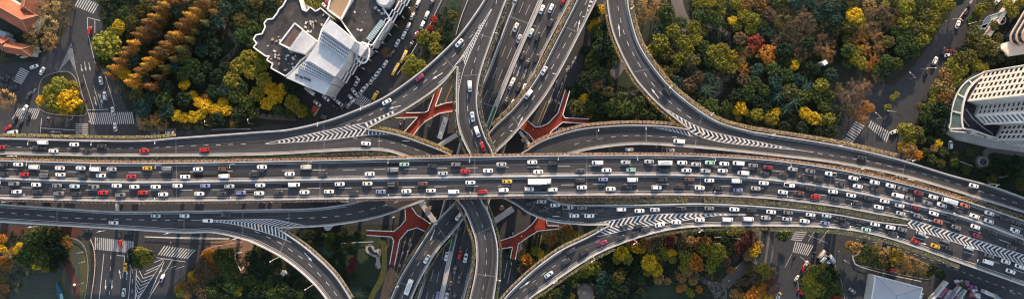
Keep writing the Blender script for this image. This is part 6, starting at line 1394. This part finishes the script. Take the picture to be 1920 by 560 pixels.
T_("1800,112,15,ol 1818,108,14,ol 1785,122,14,yg 1802,130,14,yg 1775,140,14,tan 1792,148,13,yg 1765,158,13,tan 1780,168,13,tan 1755,172,12,yg 1770,184,13,ob 1752,188,11,yg 1745,202,12,g 1762,205,13,d 1778,212,12,d 1735,218,11,g 1755,226,13,d 1740,238,10,d 1833,122,11,yg 1845,128,9,yg 1765,245,10,d 1780,238,8,d 1726,200,8,ol")
T_("1700,245,15,yg 1718,248,13,ol 1708,262,12,yg 1690,240,8,yg 1728,262,9,g 1705,283,14,tan 1720,290,10,o 1692,275,9,y 1760,268,8,y 1752,278,8,tan 1745,262,9,d 1770,285,9,g 1735,285,8,g 1748,298,9,g 1765,305,8,ol 1790,305,9,g 1812,318,9,g 1820,285,8,g 1850,322,10,d 1880,310,10,d 1900,325,12,d 1880,345,11,d 1905,300,10,d 1915,345,11,ol 1790,290,8,d 1860,335,10,ol")
T_("1840,18,12,yg 1855,8,12,ol 1830,32,9,g 1828,60,13,ol 1845,80,15,ol 1862,90,14,ol 1872,72,10,ol 1838,96,12,ol 1880,105,12,d 1898,112,12,d 1860,112,10,d 1890,8,11,yg 1900,22,11,yg 1915,5,10,yg 1822,76,11,ol 1812,90,10,d 1865,48,9,ol 1905,125,8,d 1818,42,8,g")
T_("1467,442,11,g 1478,436,7,g 1605,465,12,tan 1594,460,9,tan 1625,470,12,g 1638,472,11,ol 1648,478,9,g 1618,482,9,yg 1530,508,13,yg 1545,520,14,g 1518,525,13,yg 1535,540,14,yg 1555,540,14,g 1560,525,11,d 1570,545,11,g 1520,550,12,yg 1568,515,9,d 1545,556,12,g 1512,535,10,yg 1548,500,8,ol 1555,508,9,d")
T_("1662,478,13,tan 1680,482,15,y 1696,486,14,tan 1712,494,13,tan 1728,500,12,tan 1735,512,10,ol 1690,498,11,tan 1655,470,8,tan 1708,506,9,tan 1722,512,8,ol 1645,462,8,tan", 'thin')
T_("1568,556,8,r 1560,560,7,r 1750,505,11,d 1765,515,9,d 1805,532,6,ol 1640,493,8,g 1658,497,8,ol")
T_("1445,512,11,tan 1450,535,13,dr 1440,550,11,ob 1442,528,10,b 1460,548,8,ob", 'thin')
T_("1440,560,10,y 1420,548,12,o 1408,556,11,o 1432,540,10,o 1395,558,9,o 1377,550,9,tan 1385,545,7,ob 1430,503,12,yg 1440,515,9,yg 1415,470,11,y 1422,460,9,tan 1404,478,10,tan 1402,452,13,dr 1388,464,11,dr 1408,438,8,dr 1395,440,8,b 1415,520,10,b 1398,528,9,b 1385,530,8,b 1405,508,8,ol 1425,530,8,ob")
T_("1210,456,11,ob 1232,450,11,b 1256,448,10,dr 1256,462,8,dr 1203,468,8,y 1245,472,9,yg 1256,472,8,y 1264,474,6,y 1262,487,7,yg 1248,480,7,yg 1217,492,15,y 1230,505,12,y 1235,522,10,tan 1228,482,9,yg 1215,508,9,yg 1287,484,13,yg 1283,500,11,yg 1302,490,14,o 1309,499,11,o 1295,452,9,tan 1312,455,11,ob 1325,453,10,ob 1322,468,13,yg 1346,470,14,yg 1338,488,13,yg 1352,480,10,yg 1332,502,10,yg 1345,497,9,g 1310,475,9,g 1252,527,7,tan 1275,541,7,o 1283,538,7,tan 1293,546,7,yg 1297,552,6,yg 1311,542,7,o 1372,432,11,yg 1388,431,9,yg 1355,434,9,g 1335,432,9,g 1362,450,10,d 1372,465,9,d 1362,490,9,b 1370,507,7,ob 1265,450,8,b 1280,445,8,b 1220,530,7,d 1380,480,7,b 1332,445,8,d 1375,448,7,b 1300,525,9,tan 1278,520,9,tan 1290,510,9,tan 1240,440,7,b 1400,495,6,b")
T_("987,486,11,o 978,480,8,ob 996,492,8,o 1013,473,8,y 1022,476,7,yg 1016,484,7,y 1005,470,9,yg 1033,448,12,ob 1028,458,9,b 1063,430,11,ob 1052,432,8,ob 1070,438,9,o 1072,448,11,yg 1062,455,9,yg 1078,440,8,yg 1048,462,9,g 1040,470,8,d 995,505,9,b 978,505,8,b 1020,462,8,d 1108,500,14,yg 1118,508,9,yg 1097,512,9,yg 1089,506,6,o 1165,474,13,y 1176,484,11,yg 1158,484,10,yg 1193,464,10,y 1188,453,9,r 1181,462,8,yg 1160,518,12,ol 1155,530,10,g 1168,508,9,ol 1130,520,13,t 1125,540,12,t 1140,500,11,d 1080,512,10,g 1065,520,9,g 1075,530,9,g 1060,545,11,d 1045,550,10,g 1070,555,8,ol 1145,555,11,d 1170,545,11,d 1185,525,11,d 1195,505,11,d 1190,485,9,d 1175,500,9,d 1110,522,8,d 1025,555,9,ol 1140,480,8,d 1200,525,9,g 1205,548,10,d 1185,555,9,d 1035,530,8,g 1010,548,7,ol 1065,552,7,g 1180,440,6,dr 1225,440,7,ob")
T_("60,442,14,g 78,438,16,g 98,442,15,g 112,438,9,g 95,462,18,d 72,462,16,g 55,460,12,g 110,465,13,d 80,482,17,g 60,478,15,g 100,488,15,d 118,478,11,d 45,472,11,g 36,462,8,y 28,470,7,y 68,494,11,y 85,500,10,yg 52,492,11,g 40,485,10,g 112,452,12,ob 122,460,10,ob 124,448,7,yg 130,460,7,yg 100,502,9,g 4,448,9,o 2,465,9,y 12,478,9,tan 22,470,7,ob 3,488,9,o 10,500,9,ob 5,520,9,ol 8,540,9,ob 16,488,7,ol 4,558,8,b")
T_("265,474,12,yg 258,486,11,g 274,488,12,yg 262,495,10,g 250,476,10,d 248,488,9,d 280,478,8,d")
T_("392,474,10,o 384,480,9,o 398,484,9,o 402,500,9,ob 396,494,7,o 412,478,13,g 428,476,12,g 420,495,14,g 436,498,11,g 425,515,13,g 442,518,10,g 412,530,13,d 430,535,13,g 380,497,12,b 372,510,11,b 388,512,12,b 362,515,9,y 370,522,9,o 358,524,7,tan 345,535,9,ob 338,548,9,yg 335,540,7,o 350,552,9,tan 365,540,12,b 382,530,11,b 380,550,12,b 398,545,12,g 400,520,11,b 450,530,9,g 445,545,10,yg 420,555,12,d 458,520,9,d 455,550,9,d 400,558,10,g 434,556,9,g")
T_("470,480,11,d 485,492,12,d 475,505,11,d 490,515,12,d 505,505,11,d 470,525,12,g 488,535,12,g 505,530,11,g 520,525,11,d 470,548,12,d 490,552,12,d 510,548,12,g 530,540,12,g 545,550,12,d 558,530,10,d 525,560,11,g 560,552,10,g 500,480,10,d 480,470,9,g 575,545,9,d 550,512,8,d 520,492,9,d 484,498,7,yg 540,524,7,d 575,560,9,d 590,556,8,d 483,515,6,y")
T_("612,472,12,t 596,466,10,t 672,552,12,t 655,545,9,t", 'palm')
T_("548,440,9,g 565,442,10,d 582,440,10,d 600,445,11,d 620,445,10,g 640,445,11,d 655,448,9,d 570,458,9,d 590,458,9,d 615,458,9,g 630,460,9,d 636,480,9,d 640,500,9,d 648,515,9,d 660,470,8,d 645,432,8,d 670,440,8,d 625,452,8,g 650,530,8,d 662,490,9,dr 655,505,9,dr 665,520,8,d 604,486,8,d 620,490,7,d 690,540,6,d 700,435,6,d")
# fill the woods between the hand placed trees
def inside(p, poly):
    x, y = p; c = False; j = len(poly) - 1
    for i in range(len(poly)):
        if (poly[i][1] > y) != (poly[j][1] > y) and x < (poly[j][0] - poly[i][0]) * (y - poly[i][1]) / (poly[j][1] - poly[i][1]) + poly[i][0]: c = not c
        j = i
    return c
PARKS = [([(180, -5), (530, -5), (520, 25), (470, 85), (505, 130), (545, 160), (580, 205), (560, 225), (470, 215), (420, 225), (300, 225), (262, 205), (225, 150), (200, 60)], ['d', 'd', 't', 'g', 'ol'], 21),
         ([(1230, 20), (1200, 0), (1800, -5), (1745, 70), (1700, 110), (1640, 140), (1560, 160), (1555, 262), (1440, 240), (1400, 232), (1340, 215), (1270, 165), (1225, 120)], ['d', 'g', 'd', 't', 'ol', 'b'], 19),
         ([(1105, 20), (1135, 10), (1150, 95), (1180, 145), (1270, 235), (1120, 228), (1075, 210), (1070, 170), (1110, 120)], ['d', 'g'], 20)]
AVOID = [[(1256, -5), (1292, -5), (1296, 40), (1272, 40)], [(1300, 40), (1370, 40), (1380, 100), (1340, 105), (1320, 80)], [(1330, 130), (1378, 125), (1382, 190), (1330, 190)], [(1130, 110), (1215, 110), (1215, 175), (1120, 180)], [(410, 30), (450, 30), (455, 110), (415, 120)], [(1560, 120), (1700, 120), (1700, 270), (1560, 270)]]
tr = random.Random(11); base = list(TREES)
for poly, pal, dist in PARKS:
    xs = [p[0] for p in poly]; ys = [p[1] for p in poly]
    for _ in range(2600):
        p = (tr.uniform(min(xs), max(xs)), tr.uniform(min(ys), max(ys)))
        if not inside(p, poly) or any(inside(p, a) for a in AVOID): continue
        if any(math.dist(p, (t[0], t[1])) < min(dist, t[2] * .95 + 8) for t in TREES): continue
        TREES.append((p[0], p[1], tr.uniform(11, 15), tr.choice(pal), 'broad', None))
print('trees', len(TREES))
MARKS = [('the tree island in the upper junction', 110, 180), ('the tiled houses', 40, 50), ('the rows of tall rusty conifers', 290, 75), ('the golden tree cluster', 380, 205), ('the dark roofed hotel', 510, 110), ('the hotel street', 790, 90), ('the bright red footbridge', 800, 210),
         ('the dark oval lawn', 1160, 140), ('the red footbridge beside the arching ramp', 1060, 215), ('the earth path at the top of the park', 1275, 30), ('the ring path', 1340, 90), ('the red leaved tree in the wooded park', 1417, 77), ('the tiny pale hut', 1535, 121), ('the paired zebra crossings', 1630, 245),
         ('the bend of the single ramp', 1340, 215), ('the tower street', 1760, 90), ('the cream tower podium', 1780, 210), ('the round fountain', 1842, 303), ('the pink ring pergola', 1877, 37), ('the grey hipped hall', 1680, 520), ('the lower right junction crossings', 1500, 455), ('the dense lower junction island', 1540, 525),
         ('the striped steps', 1378, 510), ('the round gazebo', 1097, 545), ('the dark red footbridge', 1000, 440), ('the dark lawn at the bottom edge', 1240, 545), ('the worn lawn', 80, 500), ('the round tree island below the ramp', 265, 480), ('the tan footpath wedge', 440, 470), ('the white garden hut', 534, 510),
         ('the wavy stone pond', 702, 478), ('the palms inside the bend', 604, 469), ('the long brown conifer row', 480, 60), ('the upper right park edge', 1620, 40), ('the middle of the wooded park', 1470, 190), ('the fountain lawn', 1900, 330), ('the blue green top edge trees', 1560, 20), ('the autumn trees above the dark lawn', 1250, 470), ('the dark woods left of the hotel', 430, 110)]
MARKS = [m for m in MARKS if m[0] != 'the long brown conifer row']
DIR = ['right of', 'above and right of', 'above', 'above and left of', 'left of', 'below and left of', 'below', 'below and right of']
def size_word(r): return 'small' if r < 9 else 'medium' if r < 13 else 'large'
KW = {'broad': 'round tree', 'thin': 'thin leaved tree', 'cone': 'tall conifer', 'palm': 'palm like tree'}
lab = []
for (x, y, r, c, kind, h) in TREES:
    mk_ = min(MARKS, key=lambda m: math.dist((m[1], m[2]), (x, y))); d = math.dist((mk_[1], mk_[2]), (x, y))
    dr = 'at' if d < 12 else DIR[int(((math.degrees(math.atan2(mk_[2] - y, x - mk_[1])) + 22.5) % 360) // 45)]
    lab.append([f"{size_word(r)} {TN[c]} {KW[kind]}", dr, mk_[0], d])
SH = {'above and right of': 'upper right of', 'above and left of': 'upper left of', 'below and left of': 'lower left of', 'below and right of': 'lower right of'}
for l in lab: l[1] = SH.get(l[1], l[1])
cnt = {}
for i, l in enumerate(lab): cnt.setdefault(tuple(l[:3]), []).append(i)
final = [None] * len(lab)
for key, ids in cnt.items():
    ids.sort(key=lambda i: lab[i][3])
    for r, i in enumerate(ids):
        wd = '' if len(ids) == 1 else (['nearest', 'second', 'third', 'fourth', 'fifth', 'sixth', 'seventh', 'eighth', 'ninth', 'tenth'][r] + ' ')
        final[i] = f"{wd}{key[0]} {key[1]} {key[2]}"
        if len(final[i].split()) > 15: final[i] = final[i].replace(' like tree', '').replace('thin leaved tree', 'thin tree').replace('the upper left junction', 'the junction').replace(' in the wooded park', '').replace('the red footbridge beside the arching ramp', 'the upper right footbridge').replace('the earth path at the top of the park', 'the earth path').replace('the dark lawn at the bottom edge', 'the bottom lawn').replace('the round tree island below the ramp','the small tree island').replace('the tree island in the junction', 'the upper tree island').replace('the autumn trees above the dark lawn', 'the autumn grove').replace('the palms inside the bend', 'the palms')
ACC = ('y', 'o', 'r', 'cy')
order = sorted((i for i in range(len(TREES)) if TREES[i][4] == 'broad'), key=lambda i: -TREES[i][2] - (4 if TREES[i][3] in ACC else 0))
keep = set(order[:296]) | {i for i in range(len(TREES)) if TREES[i][4] != 'broad'}
# the biggest 298 stand as single trees; of the smaller ones everything further down is joined as ground level shrubs
rest = MB(); GN = {'broad': 'broad leaved trees', 'thin': 'thin autumn trees', 'cone': 'tall conifers in rows', 'palm': 'palm like trees'}
def tree_xy(x, y, r, kind, h):
    R = r * KM * (HC - 8)
    if kind == 'cone': z0 = h * .18; top = P(x, y, h * .85); return Vector((top.x, top.y, 0)), z0, h
    hh = 1.45 * R + 2.0; c = P(x, y, hh * .9); return Vector((c.x, c.y, 0)), hh * .72, R
rest_n = 0; RESTC = {}
for i, (x, y, r, c, kind, h) in enumerate(TREES):
    base_, zc, R = tree_xy(x, y, r, kind, h); rz = tr.random() * 6.28; v = tr.uniform(.93, 1.07)
    col = TC[c]; f = tr.uniform(.8, 1.2); hue = tr.uniform(-.12, .12); colr = (max(.01, col[0] * f * (1 + hue)), col[1] * f, max(.004, col[2] * f * (1 - hue)), 1)
    cmesh = CM[kind][tr.randrange(len(CM[kind]))]; tmesh = TM[kind][tr.randrange(len(TM[kind]))]
    if kind == 'cone': sc = (h * .68 * (r / 11), h * .68 * (r / 11), h * .8)
    else: sc = (R * 1.2 * v, R * 1.2 / v, R * tr.uniform(1.0, 1.25))
    if i in keep:
        root = empty('tree' if kind != 'palm' else 'palm_tree', base_, rz)
        if kind == 'cone': root.name = 'conifer'
        if kind == 'thin': root.name = 'autumn_tree'
        tag(root, final[i], 'tree', GN[kind])
        for nm_, me in (('crown', cmesh), ('trunk', tmesh)):
            o = bpy.data.objects.new(nm_, me); COL.objects.link(o); o.parent = root; o.scale = sc; o.location = (0, 0, zc); o.color = colr
            if nm_ == 'trunk' and kind != 'cone': o.scale = (sc[0], sc[1], zc / 1.33)
            if nm_ == 'trunk' and kind == 'palm': o.scale = (sc[0], sc[1], zc / 1.68)
    else:
        RESTC.setdefault(c, []).append((cmesh, Matrix.Translation(base_ + Vector((0, 0, zc))) @ Matrix.Rotation(rz, 4, 'Z') @ Matrix.Diagonal((*sc, 1)), base_, R, zc))
if RESTC:
    import bmesh
    ms = []; bmx = bmesh.new()
    for ci, (c, lst) in enumerate(RESTC.items()):
        m_ = mat('leaves_' + TN[c].replace(' ', '_'), TC[c], .75, [(.35, .35), (1.6, .3)], island=.45, spec=.15); ms.append(m_)
        for cmesh, M_, base_, R, zc in lst:
            t_ = cmesh.copy(); t_.transform(M_); n0 = len(bmx.faces); bmx.from_mesh(t_); bmx.faces.ensure_lookup_table()
            for f_ in bmx.faces[n0:] if False else list(bmx.faces)[n0:]: f_.material_index = ci
            bpy.data.meshes.remove(t_)
    me = bpy.data.meshes.new('small_trees'); bmx.to_mesh(me); bmx.free()
    for m_ in ms: me.materials.append(m_)
    o = bpy.data.objects.new('small_trees', me); COL.objects.link(o)
    tag(o, 'mass of the smallest bushy trees filling gaps between the larger crowns', 'trees', kind='stuff')
# undergrowth: low shrubs nobody could count
ug = MB(); ur = random.Random(2)
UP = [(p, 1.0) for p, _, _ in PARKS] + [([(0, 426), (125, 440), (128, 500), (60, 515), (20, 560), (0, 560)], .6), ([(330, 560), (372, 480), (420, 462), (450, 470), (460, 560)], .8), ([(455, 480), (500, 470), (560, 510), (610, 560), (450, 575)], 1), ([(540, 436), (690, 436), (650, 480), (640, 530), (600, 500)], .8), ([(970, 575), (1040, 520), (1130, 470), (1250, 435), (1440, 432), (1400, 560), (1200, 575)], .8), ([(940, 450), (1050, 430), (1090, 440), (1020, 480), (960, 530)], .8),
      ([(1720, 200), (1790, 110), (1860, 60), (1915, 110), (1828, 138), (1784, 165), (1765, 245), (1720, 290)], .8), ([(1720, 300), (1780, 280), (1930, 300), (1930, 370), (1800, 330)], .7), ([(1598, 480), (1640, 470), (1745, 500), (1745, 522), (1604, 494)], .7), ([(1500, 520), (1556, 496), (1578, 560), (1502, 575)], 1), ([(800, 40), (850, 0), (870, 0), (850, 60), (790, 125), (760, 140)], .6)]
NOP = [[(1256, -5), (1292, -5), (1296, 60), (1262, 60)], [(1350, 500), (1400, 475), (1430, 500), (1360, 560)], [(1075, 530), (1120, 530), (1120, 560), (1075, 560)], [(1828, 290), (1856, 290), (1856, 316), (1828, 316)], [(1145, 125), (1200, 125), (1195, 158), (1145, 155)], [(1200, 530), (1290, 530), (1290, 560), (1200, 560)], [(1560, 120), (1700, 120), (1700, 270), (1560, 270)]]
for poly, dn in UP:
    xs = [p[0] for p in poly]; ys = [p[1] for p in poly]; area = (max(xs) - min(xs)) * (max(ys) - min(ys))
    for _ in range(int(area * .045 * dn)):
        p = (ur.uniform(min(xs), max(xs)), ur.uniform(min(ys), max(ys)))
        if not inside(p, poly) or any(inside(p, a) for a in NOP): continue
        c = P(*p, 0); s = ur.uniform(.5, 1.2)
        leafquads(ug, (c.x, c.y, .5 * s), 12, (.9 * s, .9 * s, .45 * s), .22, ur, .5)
print('undergrowth faces', len(ug.f))
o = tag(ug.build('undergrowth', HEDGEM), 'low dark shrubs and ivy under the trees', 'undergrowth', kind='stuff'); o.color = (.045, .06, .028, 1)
for o in COL.objects:
    if '_loc' in o: del o['_loc']

for o in COL.objects:
    if o.get('label') and not 4 <= len(o['label'].split()) <= 16: print('LONG', o.name, o['label'])
